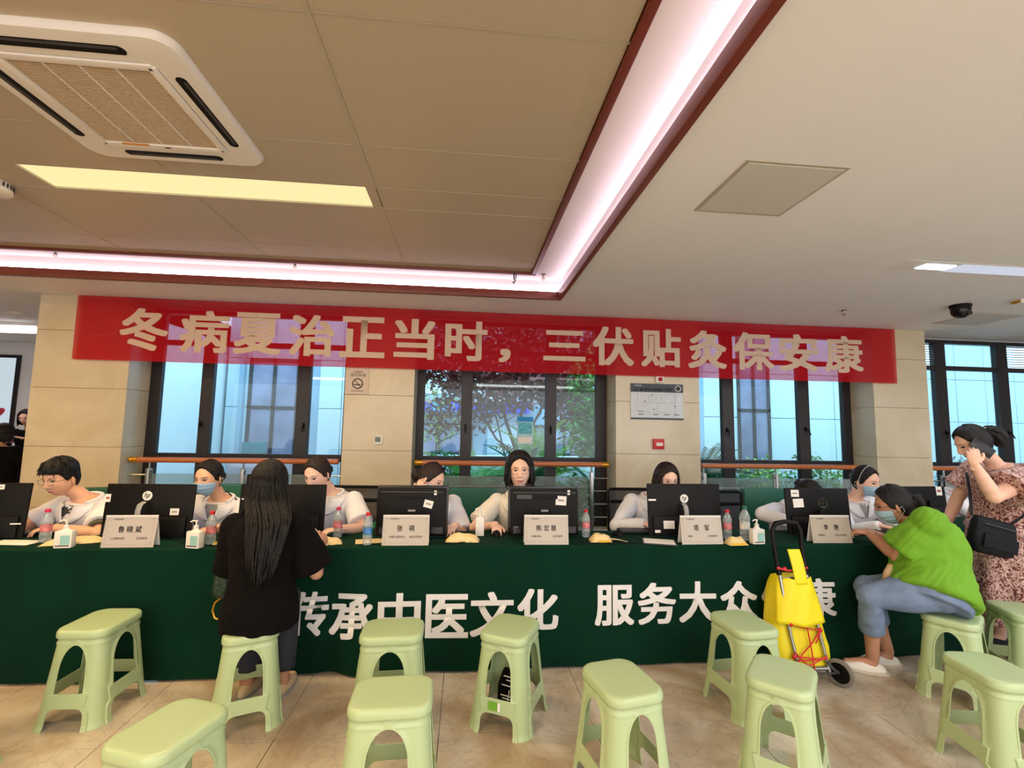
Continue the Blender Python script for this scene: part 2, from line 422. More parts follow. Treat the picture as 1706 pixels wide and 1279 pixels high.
    MB().box(-3.0+.003, -2.665, 2.878, 3.152, TZ, TZ+.02, .002, seg=1).build('ceiling_panel', M_panel, ce)
    # ribs between panels
    rb = MB()
    for x in xs[1:-1]: rb.box(x-.005, x+.005, TY0, 2.87, TZ-.004, TZ+.012).box(x-.005, x+.005, 3.16, IY-.02, TZ-.004, TZ+.012)
    for y in ys[1:-1]: rb.box(TX0, IX-.02, y-.004, y+.004, TZ-.002, TZ+.012) if not 2.8 < y < 3.2 else rb.box(-.65, IX-.02, y-.004, y+.004, TZ-.002, TZ+.012).box(TX0, -2.67, y-.004, y+.004, TZ-.002, TZ+.012)
    rb.build('ceiling_rib', M_trimal, ce)
    # ---- walls closing the room
    for nm, b in (('wall_back', (-14, 10, -4.7, -4.5)), ('wall_right', (9.0, 9.2, -4.5, 6.2)), ('wall_left', (-14.2, -14, -4.5, 12.5))):
        s = struct(nm); MB().box(b[0], b[1], b[2], b[3], 0, 3.3).build('wall_surface', M_plaster, s)
    # ---- marble pillars with slabs
    zs = [0, .6, 1.225, 1.845, 2.465, 2.85]
    for k, (a, b) in enumerate(((-4.585, -3.638), (-1.36, -.594), (1.765, 2.803), (5.096, 5.85))):
        s = struct('wall_pillar' if k == 0 else 'wall_pillar.%03d' % k)
        MB().box(a+.02, b-.02, 5.44, 6.0, 0, 2.85).build('pillar_core', M_grout, s)
        for z0, z1 in zip(zs[:-1], zs[1:]):
            MB().box(a, b, 5.42, 5.44, z0+.0015, z1-.0015, .0015, seg=1).build('stone_slab', M_pillar, s)
            MB().box(a, a+.02, 5.4405, 5.80 if k else 6.0, z0+.0015, z1-.0015, .0015, seg=1).build('stone_slab', M_pillar, s)
            MB().box(b-.02, b, 5.4405, 5.80, z0+.0015, z1-.0015, .0015, seg=1).build('stone_slab', M_pillar, s)
    # soffit / outside lintel and wall under windows
    s = struct('wall_front')
    MB().box(-4.585, 9.2, 5.86, 6.0, 2.80, 3.3).box(-4.585, 9.2, 5.80, 6.0, 0, .32).build('wall_surface', M_plaster, s)
    # ---- windows
    def window(n, x0, x1, frames, mull, handles, blinds=False):
        wn = struct('window_%d' % n)
        Y0, Y1 = 5.78, 5.84
        fr = MB()
        zb, zt = .32, 2.82
        fr.box(x0, x0+frames[0], Y0, Y1, zb, zt, .003, seg=1).box(x1-frames[1], x1, Y0, Y1, zb, zt, .003, seg=1)
        fr.box(x0, x1, Y0+.001, Y1-.001, zb, zb+.06).box(x0, x1, Y0+.001, Y1-.001, zt-.05, zt)
        fr.build('window_frame', M_frame, wn)
        MB().box(x0, x1, Y0-.004, Y1+.004, 1.065, 1.15, .003, seg=1).build('transom', M_frame, wn)
        MB().box(x0, x1, Y0-.002, Y1+.002, 2.40, 2.46, .003, seg=1).build('transom', M_frame, wn)
        for a, b in mull: MB().box(a, b, Y0-.006, Y1+.006, zb+.06, zt-.05, .003, seg=1).build('mullion', M_frame, wn)
        e = [x0+frames[0]]+[q for ab in mull for q in ab]+[x1-frames[1]]
        for i in range(0, len(e), 2):
            for (za, zc) in ((.38, 1.065), (1.15, 2.40), (2.46, 2.77)):
                if blinds and za > 2.4 and i != 2: 
                    for q in range(9): MB().cbox(((e[i]+e[i+1])/2, 5.80, 2.48+q*.034), (e[i+1]-e[i], .03, .003), 0, (.5, 0, 0)).build('blind_slat', M_dgrey, wn)
                    continue
                MB().box(e[i], e[i+1], 5.806, 5.812, za, zc).build('pane', M_glass, wn)
        for hx, hz, d in handles:
            h = MB().box(hx-.012, hx+.012, Y0-.02, Y0-.002, hz-.03, hz+.03, .004)
            h.tube([(hx, Y0-.02, hz), (hx, Y0-.045, hz), (hx+.045*d, Y0-.05, hz-.075)], .008, 8)
            h.build('window_handle', M_black, wn)
    window(1, -3.638, -1.36, (.12, .10), [(-3.075, -2.945), (-2.0, -1.85)], [(-3.04, 1.49, 0), (-1.9, 1.49, 0)])
    window(2, -.594, 1.765, (.09, .14), [(-.06, .074), (.983, 1.119)], [(0.0, 1.51, 0), (1.05, 1.51, 0)])
    window(3, 2.803, 5.096, (.10, .11), [(3.296, 3.451), (4.347, 4.499)], [(3.35, 1.53, 0), (4.43, 1.56, .9)])
    window(4, 5.85, 9.0, (.10, .1), [(6.36, 6.53), (7.31, 7.48), (8.3, 8.4)], [(6.46, 1.55, -.8), (7.40, 1.56, 1)], True)
    # ---- neighbouring hall seen past the first pillar
    s = struct('wall_hall')
    MB().box(-14, -4.4, 9.6, 9.8, 0, 3.3).build('wall_surface', M_plaster, s)
    MB().box(-4.585, -4.4, 6.0, 9.6, 0, 3.3).build('wall_inner', M_plaster, s)
    c2 = struct('ceiling_hall')
    MB().box(-14, -4.4, 5.95, 9.8, 2.95, 3.3).build('ceiling_slab', M_plaster, c2)
    MB().box(-14, -4.6, 7.6, 7.75, 2.78, 2.95).build('ceiling_beam', M_plaster, c2)
    wn = struct('window_5')
    MB().box(-10.6, -8.32, 9.56, 9.6, .9, 2.70, .004).build('window_frame', M_frame, wn)
    MB().box(-10.54, -8.38, 9.55, 9.565, .96, 2.64).build('pane', emit_mat('bright_daylit_glass', (205, 222, 232), .85), wn)
    t = thing('plush_decoration', 'pink and red decoration in front of the bright hall window', 'decoration', (-8.62, 9.45, 1.55))
    MB().ball((0, 0, 0), (.28, .05, .09), M=Matrix.Rotation(-.5, 4, 'Y')).ball((-.25, 0, -.25), (.12, .05, .28)).build('shape', mat('pink_red', (206, 60, 84), .7, var=.5, scale=14), t)
    MB().tube([(-.25, 0, .0), (-.25, 0, 1.39)], .004, 6).build('cord', M_white, t)
build_setting()

# ================================================================== CEILING FITTINGS
def build_ceiling_things():
    # air-conditioning cassette
    t = thing('air_conditioner', 'large white square four-way air conditioner cassette in the metal ceiling', 'air conditioner', (-1.612, 2.225, TZ))
    a = .455
    def rsq(h, r, n=6):
        p = []
        for cx, cy, a0 in ((h-r, h-r, 0), (-h+r, h-r, 90), (-h+r, -h+r, 180), (h-r, -h+r, 270)):
            for k in range(n+1): an = R(a0+90*k/n); p.append((cx+r*math.cos(an), cy+r*math.sin(an)))
        return p
    outer = [(a, 0), (a, -.012), (a-.012, -.03), (a-.05, -.036)]
    M = MB(); ps = []
    for h, z in outer: ps.append([(x, y, z) for x, y in rsq(h, .09 if h > .4 else .07)])
    inner = [(x, y, -.036) for x, y in rsq(.315, .04)]; ps.append(inner); ps.append([(x, y, -.018) for x, y in rsq(.312, .04)])
    n = len(ps[0]); v = [p for r_ in ps for p in r_]; f = []
    for i in range(len(ps)-1):
        for j in range(n): f.append((i*n+j, i*n+(j+1) % n, (i+1)*n+(j+1) % n, (i+1)*n+j))
    M.raw(v, f); M.build('face_panel', M_white, t)
    for k in range(4):
        MM = Matrix.Rotation(R(90*k), 4, 'Z')
        MB().prism([((.225 if math.cos(q*math.pi/12+.01) > 0 else -.225)+.023*math.cos(q*math.pi/12), -.372+.023*math.sin(q*math.pi/12)) for q in range(24)], -.0375, -.030, MM).build('air_outlet', M_black, t)
        lv = MB(); lv.cbox((0, 0, 0), (.44, .030, .003)); L = lv.build('louvre', M_dgrey, t)
        L.matrix_local = MM @ Matrix.Translation((0, -.374, -.036)) @ Matrix.Rotation(.12, 4, 'X')
    g = MB().box(-.31, .31, -.31, .31, -.022, -.012).build('grille_backing', mat('filter_brown', (150, 124, 96), .8), t)
    fr = MB()
    for k in range(4): fr.box(-.30, .30, -.31, -.275, -.044, -.02, .006, Matrix.Rotation(R(90*k), 4, 'Z'))
    fr.build('grille_frame', M_white, t)
    sl = MB().box(-.275, .275, -.0035, .0035, -.036, -.024).mesh('grille_slat', mat('grille_slat_cream', (206, 186, 156), .5))
    for k in range(44):
        o = link('grille_slat', sl, t); o.location = (0, -.27+k*.01256, 0)
    rb = MB()
    for x in (-.14, 0, .14): rb.box(x-.004, x+.004, -.275, .275, -.038, -.03)
    rb.build('grille_rib', M_white, t)
    MB().box(-.2, -.07, .268, .282, -.0455, -.043).build('orange_sticker', mat('orange_sticker', (224, 150, 60), .6), t, 'small orange label on the frame')
    MB().box(.0, .03, .284, .294, -.0455, -.043).build('indicator', M_dgrey, t)
    # strip light
    t = thing('strip_light', 'long glowing warm yellow recessed strip light in the metal ceiling', 'ceiling light', (-1.66, 3.015, TZ))
    MB().box(-1.0, 1.0, -.14, .14, .012, .02).build('diffuser', emit_mat('warm_diffuser', (252, 236, 172), .98), t)
    MB().box(-1.005, 1.005, -.1435, -.137, 0, .02).box(-1.005, 1.005, .137, .1435, 0, .02).box(-1.005, -.997, -.14, .14, 0, .02).box(.997, 1.005, -.14, .14, 0, .02).build('frame', M_trimal, t)
    # recessed slot light at right with one bright end
    t = thing('slot_light', 'long white recessed slot light in the plaster ceiling above the dome camera', 'ceiling light', (4.2, 3.31, CZ))
    MB().box(-.82, .9, -.105, .105, -.003, .006, .002, seg=1).build('frame', M_white, t)
    MB().box(-.62, -.36, -.05, .05, -.007, -.002).build('lamp', emit_mat('cool_lamp', (225, 235, 255), 12), t, 'bright lit end of the slot')
    MB().box(-.34, .88, -.085, .085, -.006, -.002).build('diffuser', emit_mat('dim_diffuser', (222, 226, 244), .75), t)
    # access panels
    for (x0, x1, y0, y1, lb) in ((1.355, 1.915, 2.095, 2.648, 'square white ceiling access panel right of the light cove'), (5.55, 6.15, 4.5, 5.05, 'square ceiling access panel beyond the dome camera at the right')):
        t = thing('access_panel', lb, 'panel', ((x0+x1)/2, (y0+y1)/2, CZ), 0)
        w_, h_ = (x1-x0)/2, (y1-y0)/2
        MB().box(-w_, w_, -h_, h_, -.004, .002, .0015, seg=1).build('frame', M_trimal, t)
        MB().box(-w_+.02, w_-.02, -h_+.02, h_-.02, -.007, -.003, .001, seg=1).build('door', mat('panel_grey_white', (206, 204, 196), .7, var=.01), t)
    # sprinklers
    for k, (x, y, z, lb) in enumerate(((-3.676, 4.44, TZ+.03, 'brass sprinkler head in the cove near the smoke detector'), (-1.623, 4.44, TZ+.03, 'brass sprinkler head in the middle of the far cove'), (.72, 4.44, TZ+.03, 'brass sprinkler head at the corner of the cove'), (4.082, 4.66, CZ, 'small sprinkler head in the plaster ceiling above the banner end'))):
        t = thing('sprinkler', lb, 'sprinkler', (x, y, z))
        MB().lathe([(.028, 0), (.03, -.004), (.012, -.012), (.009, -.03), (.012, -.034), (.004, -.045)]).build('body', M_steel, t)
        MB().tube([(-.011, 0, -.032), (-.016, 0, -.045), (-.006, 0, -.056)], .0025, 6).tube([(.011, 0, -.032), (.016, 0, -.045), (.006, 0, -.056)], .0025, 6).lathe([(.004, -.055), (.017, -.057), (.017, -.059), (.003, -.06)]).build('deflector', M_brass, t)
    t = thing('ceiling_hook', 'small black wire hook hanging from the inner corner of the cove', 'hook', (.417, 4.30, TZ-.02))
    MB().tube([(0, 0, 0), (0, 0, -.05), (.012, 0, -.075), (0, 0, -.1), (-.012, 0, -.085)], .006, 8).tube([(.018, 0, 0), (.018, 0, -.06)], .004, 6).build('wire', M_black, t)
    # round vent / smoke alarm at the far left of the tray
    t = thing('smoke_detector', 'round cream smoke alarm with slotted rim on the metal ceiling at the left', 'smoke alarm', (-3.02, 3.12, TZ))
    MB().lathe([(.115, 0), (.118, -.02), (.118, -.055), (.10, -.066), (.02, -.07), (.0, -.07)], n=40).build('housing', M_white, t)
    s_ = MB()
    for k in range(30):
        a = 2*math.pi*k/30; s_.cbox((.118*math.cos(a), .118*math.sin(a), -.022), (.006, .008, .026), 0, (0, 0, a))
    s_.build('slots', M_dgrey, t)
    # dome camera
    t = thing('dome_camera', 'black dome security camera under the ceiling above the right window', 'camera', (5.05, 4.28, CZ))
    MB().lathe([(.088, 0), (.092, -.012), (.085, -.03), (.083, -.035)], n=36).build('base', M_black, t)
    MB().lathe([(.083, -.034), (.084, -.055), (.078, -.09), (.058, -.118), (.03, -.134), (.002, -.138)], n=36).build('dome', M_blackg, t)
    MB().lathe([(.0, 0), (.026, 0), (.026, .02), (.0, .022)], n=20, M=Matrix.Translation((.02, -.058, -.095)) @ Matrix.Rotation(R(60), 4, 'X')).build('lens', M_dgrey, t)
    # wall-ceiling detector at right edge and in the hall
    t = thing('motion_sensor', 'small cream sensor box on the plaster ceiling at the right edge', 'sensor', (5.42, 4.02, CZ))
    MB().box(-.07, .09, -.05, .05, -.045, 0, .01).build('housing', M_white, t)
    MB().box(-.072, -.05, -.04, .04, -.04, -.012, .004).build('lens', M_brass, t)
    t = thing('smoke_detector', 'cream smoke alarm on the hall ceiling beside the first pillar', 'smoke alarm', (-6.15, 6.95, 2.95))
    MB().lathe([(.10, 0), (.10, -.03), (.06, -.05), (.03, -.075), (.0, -.08)], n=28).build('housing', M_white, t)
    for i, (x, y, lb) in enumerate(((-6.9, 6.4, 'nearer white strip light in the hall ceiling at the left'), (-7.5, 8.3, 'farther white strip light in the hall ceiling at the left'))):
        t = thing('strip_light', lb, 'ceiling light', (x, y, 2.95))
        MB().box(-.7, .7, -.06, .06, -.008, 0, .002, seg=1).build('frame', M_white, t)
        MB().box(-.66, .66, -.045, .045, -.012, -.006).build('diffuser', emit_mat('cool_diffuser', (240, 240, 255), 3), t)
build_ceiling_things()
area('hall_lamp', (-7.2, 7.2, 2.9), 1.5, 1.2, 28, (1, .92, .95))

# ================================================================== BANNER, SIGNS, RAILS
def build_wall_things():
    Y = 5.385
    t = thing('banner', 'long red satin banner with cream Chinese characters hung across the pillars', 'banner', (0, Y, 0))
    X0, X1, Z0, Z1 = -4.185, 5.395, 2.148, 2.842
    def wave(x, z): return .006*math.sin(x*2.1+.5)+.005*math.sin(x*5.3+z*2)*(Z1-z)/.7
    M = MB(); M.grid(lambda u, v: (X0+(X1-X0)*u, wave(X0+(X1-X0)*u, Z0+(Z1-Z0)*v), Z0+(Z1-Z0)*v), 180, 6)
    M.build('cloth', M_banner, t, recalc=False)
    fn = lambda x, z, d: (x, wave(x, z)-.003-d, z)
    L = [('冬', 203, 283), ('病', 300, 381), ('夏', 389, 468), ('治', 480, 556), ('正', 567, 642), ('当', 657, 725), ('时', 742, 813), ('，', 833, 852), ('三', 906, 976), ('伏', 988, 1056), ('贴', 1068, 1135), ('灸', 1146, 1211), ('保', 1222, 1289), ('安', 1297, 1362), ('康', 1372, 1436)]
    xs = {'冬': (-3.735, -3.245), '病': (-3.13, -2.62), '夏': (-2.57, -2.07), '治': (-1.99, -1.49), '正': (-1.43, -.935), '当': (-.835, -.375), '时': (-.26, .225), '，': (.36, .50), '三': (.885, 1.385), '伏': (1.475, 1.975), '贴': (2.065, 2.56), '灸': (2.65, 3.145), '保': (3.23, 3.755), '安': (3.82, 4.34), '康': (4.42, 4.935)}
    for c, a, b in L:
        x0, x1 = xs[c]; m = MB()
        if c == '，': put_text(m, c, x0, x1, 2.26, 2.42, fn, .03)
        elif c == '三': put_text(m, c, x0, x1, 2.30, 2.66, fn, .03)
        else: put_text(m, c, x0, x1, 2.262, 2.728, fn, .03)
        m.build('character', M_letter_b, t, recalc=False, sharp=0)
    # hanging cords
    MB().tube([(X0+.02, 0, Z1-.01), (X0-.02, .02, CZ)], .002, 5).tube([(X1-.02, 0, Z1-.01), (X1+.02, .02, CZ)], .002, 5).build('cord', M_white, t)
    # ---- handrails with glass balustrades
    def rail(x0, x1, posts, lb, capl, capr, panels):
        t = thing('handrail', lb, 'handrail', (0, 5.52, 0))
        MB().tube([(x0+.04, 0, 1.09), (x1-.04, 0, 1.09)], .03, 16).build('rail', M_wood, t)
        for x, on, s in ((x0, capl, 1), (x1, capr, -1)):
            if on: MB().ball((x+.03*s, 0, 1.09), (.034, .036, .036)).tube([(x+.03*s, 0, 1.09), (x+.10*s, 0, 1.09)], .033, 16).build('end_cap', M_brass, t)
        for x in posts:
            m = MB(); m.cbox((x, -.03, .50), (.035, .012, 1.0), .003).cbox((x+.0, .03, .50), (.035, .012, 1.0), .003)
            for z in (.2, .5, .8, .95): m.tube([(x, -.03, z), (x, .03, z)], .008, 8)
            m.tube([(x, 0, 1.0), (x, 0, 1.07)], .01, 8).lathe([(.03, 0), (.028, .01), (.012, .02)], (x, 0, 1.0-.02), 12)
            m.build('post', M_steel, t)
        for a, b in panels: MB().box(a, b, -.005, .005, .14, .945, .002, seg=1).build('glass_panel', M_railglass, t)
        m = MB()
        for z in (.93, .78, .63, .48, .33):
            for a, b in ((x0+.01, posts[0]), (posts[-1], x1-.01)):
                if b-a > .04: m.tube([(a, 0, z), (b, 0, z)], .007, 8)
        m.tube([(panels[0][0], -.012, .825), (panels[-1][1], -.012, .825)], .006, 8).tube([(panels[0][0], -.012, .775), (panels[-1][1], -.012, .775)], .004, 8)
        m.build('cross_bar', M_steel, t)
    rail(-3.62, -1.375, [-3.40, -2.43, -1.55], 'wooden handrail with steel posts below the first window', 1, 0, [(-3.36, -2.47), (-2.39, -1.59)])
    rail(-.58, 1.72, [-.46, 1.50], 'wooden handrail with brass ends behind the smiling doctor', 1, 1, [(-.42, .50), (.54, 1.46)])
    rail(2.82, 5.08, [2.89, 3.82, 4.85], 'wooden handrail with steel posts below the third window', 0, 0, [(2.93, 3.78), (3.86, 4.81)])
    rail(5.87, 8.98, [6.1, 7.4, 8.7], 'wooden handrail below the tall window at the right edge', 0, 0, [(6.14, 7.36), (7.44, 8.66)])
    # ---- signs
    t = thing('no_smoking_sign', 'small white no smoking sign on the second pillar under the banner', 'sign', (-1.222, 5.42, 2.0))
    MB().box(-.122, .122, -.008, 0, -.15, .15, .003, seg=1).build('board', M_card, t)
    p = MB(); fn = lambda x, z, d: (x, -.009, z)
    put_text(p, '无烟医院', -.05, .05, .09, .115, fn); put_text(p, '请勿吸烟', -.085, .085, .05, .085, fn)
    def ring(mb, cx, cz, r0, r1, y, n=36):
        v = []; f = []
        for k in range(n):
            a = 2*math.pi*k/n; v += [(cx+r0*math.cos(a), y, cz+r0*math.sin(a)), (cx+r1*math.cos(a), y, cz+r1*math.sin(a))]
        for k in range(n): a = 2*k; b = 2*((k+1) % n); f.append((a, a+1, b+1, b))
        mb.raw(v, f)
    ring(p, 0, -.03, .048, .060, -.009)
    p.box(-.04, .028, -.0095, -.0085, -.048, -.036).box(.032, .038, -.0095, -.0085, -.048, -.036)
    p.raw([(-.044, -.0097, .014), (-.034, -.0097, .014), (.044, -.0097, -.072), (.034, -.0097, -.072)], [(0, 1, 2, 3)])
    p.box(-.07, .07, -.0095, -.0085, -.115, -.109).build('print', M_ink, t, recalc=False)
    t = thing('thermostat', 'small white thermostat with grey display on the second pillar', 'thermostat', (-.966, 5.42, 1.342))
    MB().box(-.046, .046, -.018, 0, -.046, .046, .004).build('body', M_white, t)
    MB().box(-.036, .026, -.0195, -.017, -.02, .036, .001, seg=1).build('display', mat('lcd_grey_green', (86, 98, 88), .2), t)
    t = thing('evacuation_plan', 'white evacuation floor plan sign with dark header on the third pillar', 'sign', (2.267, 5.42, 1.85))
    MB().box(-.325, .325, -.012, 0, -.21, .21, .003, seg=1).build('board', mat('plan_white', (212, 216, 220), .35), t)
    MB().box(-.325, .325, -.015, -.0122, .11, .212, .001, seg=1).box(-.325, .325, -.015, -.0122, -.215, -.195, .001, seg=1).build('header', mat('slate', (46, 54, 64), .4), t)
    p = MB(); fn = lambda x, z, d: (x, -.0158, z)
    put_text(p, '门诊部消防应急疏散示意图', -.29, .19, .122, .16, fn, .012); put_text(p, '中医医院', -.28, -.19, .178, .196, fn)
    ring(p, .262, .16, .031, .038, -.0158); put_text(p, '1F', .246, .278, .147, .173, fn, .02)
    p.build('header_print', M_paper, t, recalc=False)
    p = MB(); fn = lambda x, z, d: (x, -.0126, z)
    rr = random.Random(3)
    for (x0, x1, z0, z1) in ((-.24, .23, -.13, .08), (-.24, -.1, -.02, .08), (-.1, .05, -.02, .08), (.05, .23, -.02, .08), (-.17, .0, -.13, -.02), (.0, .23, -.13, -.02), (-.06, .0, .02, .08), (.1, .16, -.02, .03)):
        for a, b, c, d in ((x0, x1, z0, z0+.0015), (x0, x1, z1, z1+.0015)): p.raw([(a, -.0126, c), (b, -.0126, c), (b, -.0126, d), (a, -.0126, d)], [(0, 1, 2, 3)])
        for a in (x0, x1): p.raw([(a, -.0126, z0), (a+.0015, -.0126, z0), (a+.0015, -.0126, z1), (a, -.0126, z1)], [(0, 1, 2, 3)])
    p.build('plan_lines', mat('plan_line_grey', (168, 172, 178), .6), t, recalc=False)
    p = MB()
    for x, z in ((-.06, .075), (-.15, .0), (-.04, -.095), (.22, -.055)): p.cbox((x, -.0127, z), (.014, .001, .012))
    for x in (-.2, -.02, .12, .24): p.cbox((x, -.0127, -.155), (.07, .001, .008))
    p.cbox((-.2, -.0127, -.12), (.08, .001, .006)); p.build('plan_marks', M_ink, t, recalc=False)
    t = thing('fire_alarm_sounder', 'small white and red fire alarm sounder above the floor plan sign', 'fire alarm', (2.30, 5.42, 2.145))
    MB().box(-.05, .05, -.035, 0, -.07, .06, .008).build('housing', M_white, t)
    MB().lathe([(.0, 0), (.024, 0), (.024, .02), (.014, .034), (0, .038)], n=20, M=Matrix.Translation((0, -.034, -.03)) @ Matrix.Rotation(R(90), 4, 'X')).build('lamp', M_red, t, 'red lamp')
    t = thing('fire_alarm_button', 'red square fire alarm call point on the third pillar', 'fire alarm', (2.276, 5.42, 1.347))
    MB().box(-.065, .065, -.04, 0, -.06, .06, .006).build('box', M_red, t)
    MB().box(-.035, .045, -.043, -.039, -.022, .016, .001, seg=1).build('glass_plate', M_paper, t)
    t = thing('exit_sign', 'low green glowing exit sign on the second pillar behind the water bottle', 'sign', (-1.03, 5.42, .42))
    MB().box(-.18, .18, -.012, 0, -.085, .085, .004, seg=1).build('plate', M_steel, t)
    g = emit_mat('exit_green', (30, 235, 110), 1.6); p = MB()
    p.prism([(-.15, .0), (-.09, .05), (-.09, .022), (-.03, .022), (-.03, -.022), (-.09, -.022), (-.09, -.05)], .0125, .0145, Matrix.Rotation(R(90), 4, 'X'))
    p.build('arrow', g, t, recalc=False)
    p = MB(); yy = -.0135
    p.ball((.10, yy, .055), (.013, .002, .013), 12, 6).tube([(.095, yy, .038), (.08, yy, -.005)], .013, 6).tube([(.08, yy, -.005), (.05, yy, -.025), (.035, yy, -.055)], .008, 6).tube([(.08, yy, -.005), (.105, yy, -.03), (.13, yy, -.06)], .008, 6).tube([(.095, yy, .035), (.06, yy, .02), (.045, yy, .0)], .006, 6).tube([(.095, yy, .035), (.125, yy, .02), (.14, yy, .035)], .006, 6)
    p.build('running_figure', g, t, recalc=False)
    t = thing('window_poster', 'small blue and white notice stuck on the second window', 'poster', (.735, 5.806, 1.475))
    MB().box(-.1, .1, -.004, 0, -.17, .17).build('sheet', mat('notice_pale_blue', (176, 214, 226), .6, var=.05, scale=20), t)
    MB().box(-.1, .1, -.005, -.0041, .11, .17).build('header', mat('notice_blue', (30, 140, 205), .6), t)
    MB().box(-.085, .085, -.005, -.0041, -.04, .10).build('picture', mat('notice_picture', (90, 180, 200), .6, var=.4, scale=30), t)
    MB().box(-.085, .085, -.005, -.0041, -.155, -.08).build('text_block', M_paper, t)
build_wall_things()

# ================================================================== TABLE CLOTH
def build_table():
    TX0, TX1 = -5.0, 3.5
    t = thing('tablecloth', 'long dark green cloth with white Chinese lettering draped over the row of tables', 'tablecloth', (0, 3.3, 0))
    def fy(x, z):
        k = (.75-z)/.75
        a = .010*math.sin(x*3.1+1)+.006*math.sin(x*7.7)+.004*math.sin(x*15+2)
        b = .03*math.exp(-((x+.62)/.07)**2)-.022*math.exp(-((x+.78)/.06)**2)+.02*math.exp(-((x-2.62)/.06)**2)
        s = .05*math.sin((x*1.0+z*1.2)*9)*math.exp(-((x+.72)/.22)**2)*min(1, k*1.5)*.35
        return -.23-a*k*.8-b*k-s-.01*k
    M = MB()
    M.grid(lambda u, v: (TX0+(TX1-TX0)*u, fy(TX0+(TX1-TX0)*u, .012+.725*v), .012+.725*v), 520, 12)
    def top(u, v):
        x = TX0+(TX1-TX0)*u
        pr = [(-.2303, .737), (-.228, .744), (-.222, .749), (-.21, .7508), (.0, .7506), (.22, .7504), (.232, .748), (.238, .74), (.24, .5)]
        q = pr[round(v*8)]; return (x, q[0], q[1]+.0006*math.sin(x*9))
    M.grid(top, 260, 8)
    m = M.build('cloth', M_green_cloth, t, recalc=False, sharp=0)
    MB().box(TX0, TX0+.004, -.23, .236, .012, .745).box(TX1-.004, TX1, -.23, .236, .012, .745).build('end_drape', M_green_cloth, t)
    fn = lambda x, z, d: (x, fy(x, z)-.004-d, z)
    L = [('传', -1.02, -.80, .235, .49), ('承', -.79, -.53, .215, .475), ('中', -.505, -.245, .21, .475), ('医', -.215, .05, .205, .465), ('文', .06, .335, .21, .475), ('化', .355, .62, .235, .49),
         ('服', .855, 1.115, .255, .505), ('务', 1.14, 1.40, .255, .515), ('大', 1.42, 1.675, .26, .52), ('众', 1.70, 1.955, .265, .52), ('健', 1.985, 2.235, .27, .525), ('康', 2.265, 2.515, .275, .53)]
    for c, a, b, z0, z1 in L:
        m = MB(); put_text(m, c, a, b, z0, z1, fn, .028, extrude=0)
        m.build('character', M_letter_w, t, recalc=False, sharp=0)
build_table()
t = thing('tablecloth', 'second dark green cloth on the table set back at the right behind the standing woman', 'tablecloth', (4.25, 3.85, 0))
MB().box(-.70, .85, -.23, .22, .012, .7505, .006).build('cloth', M_green_cloth, t)

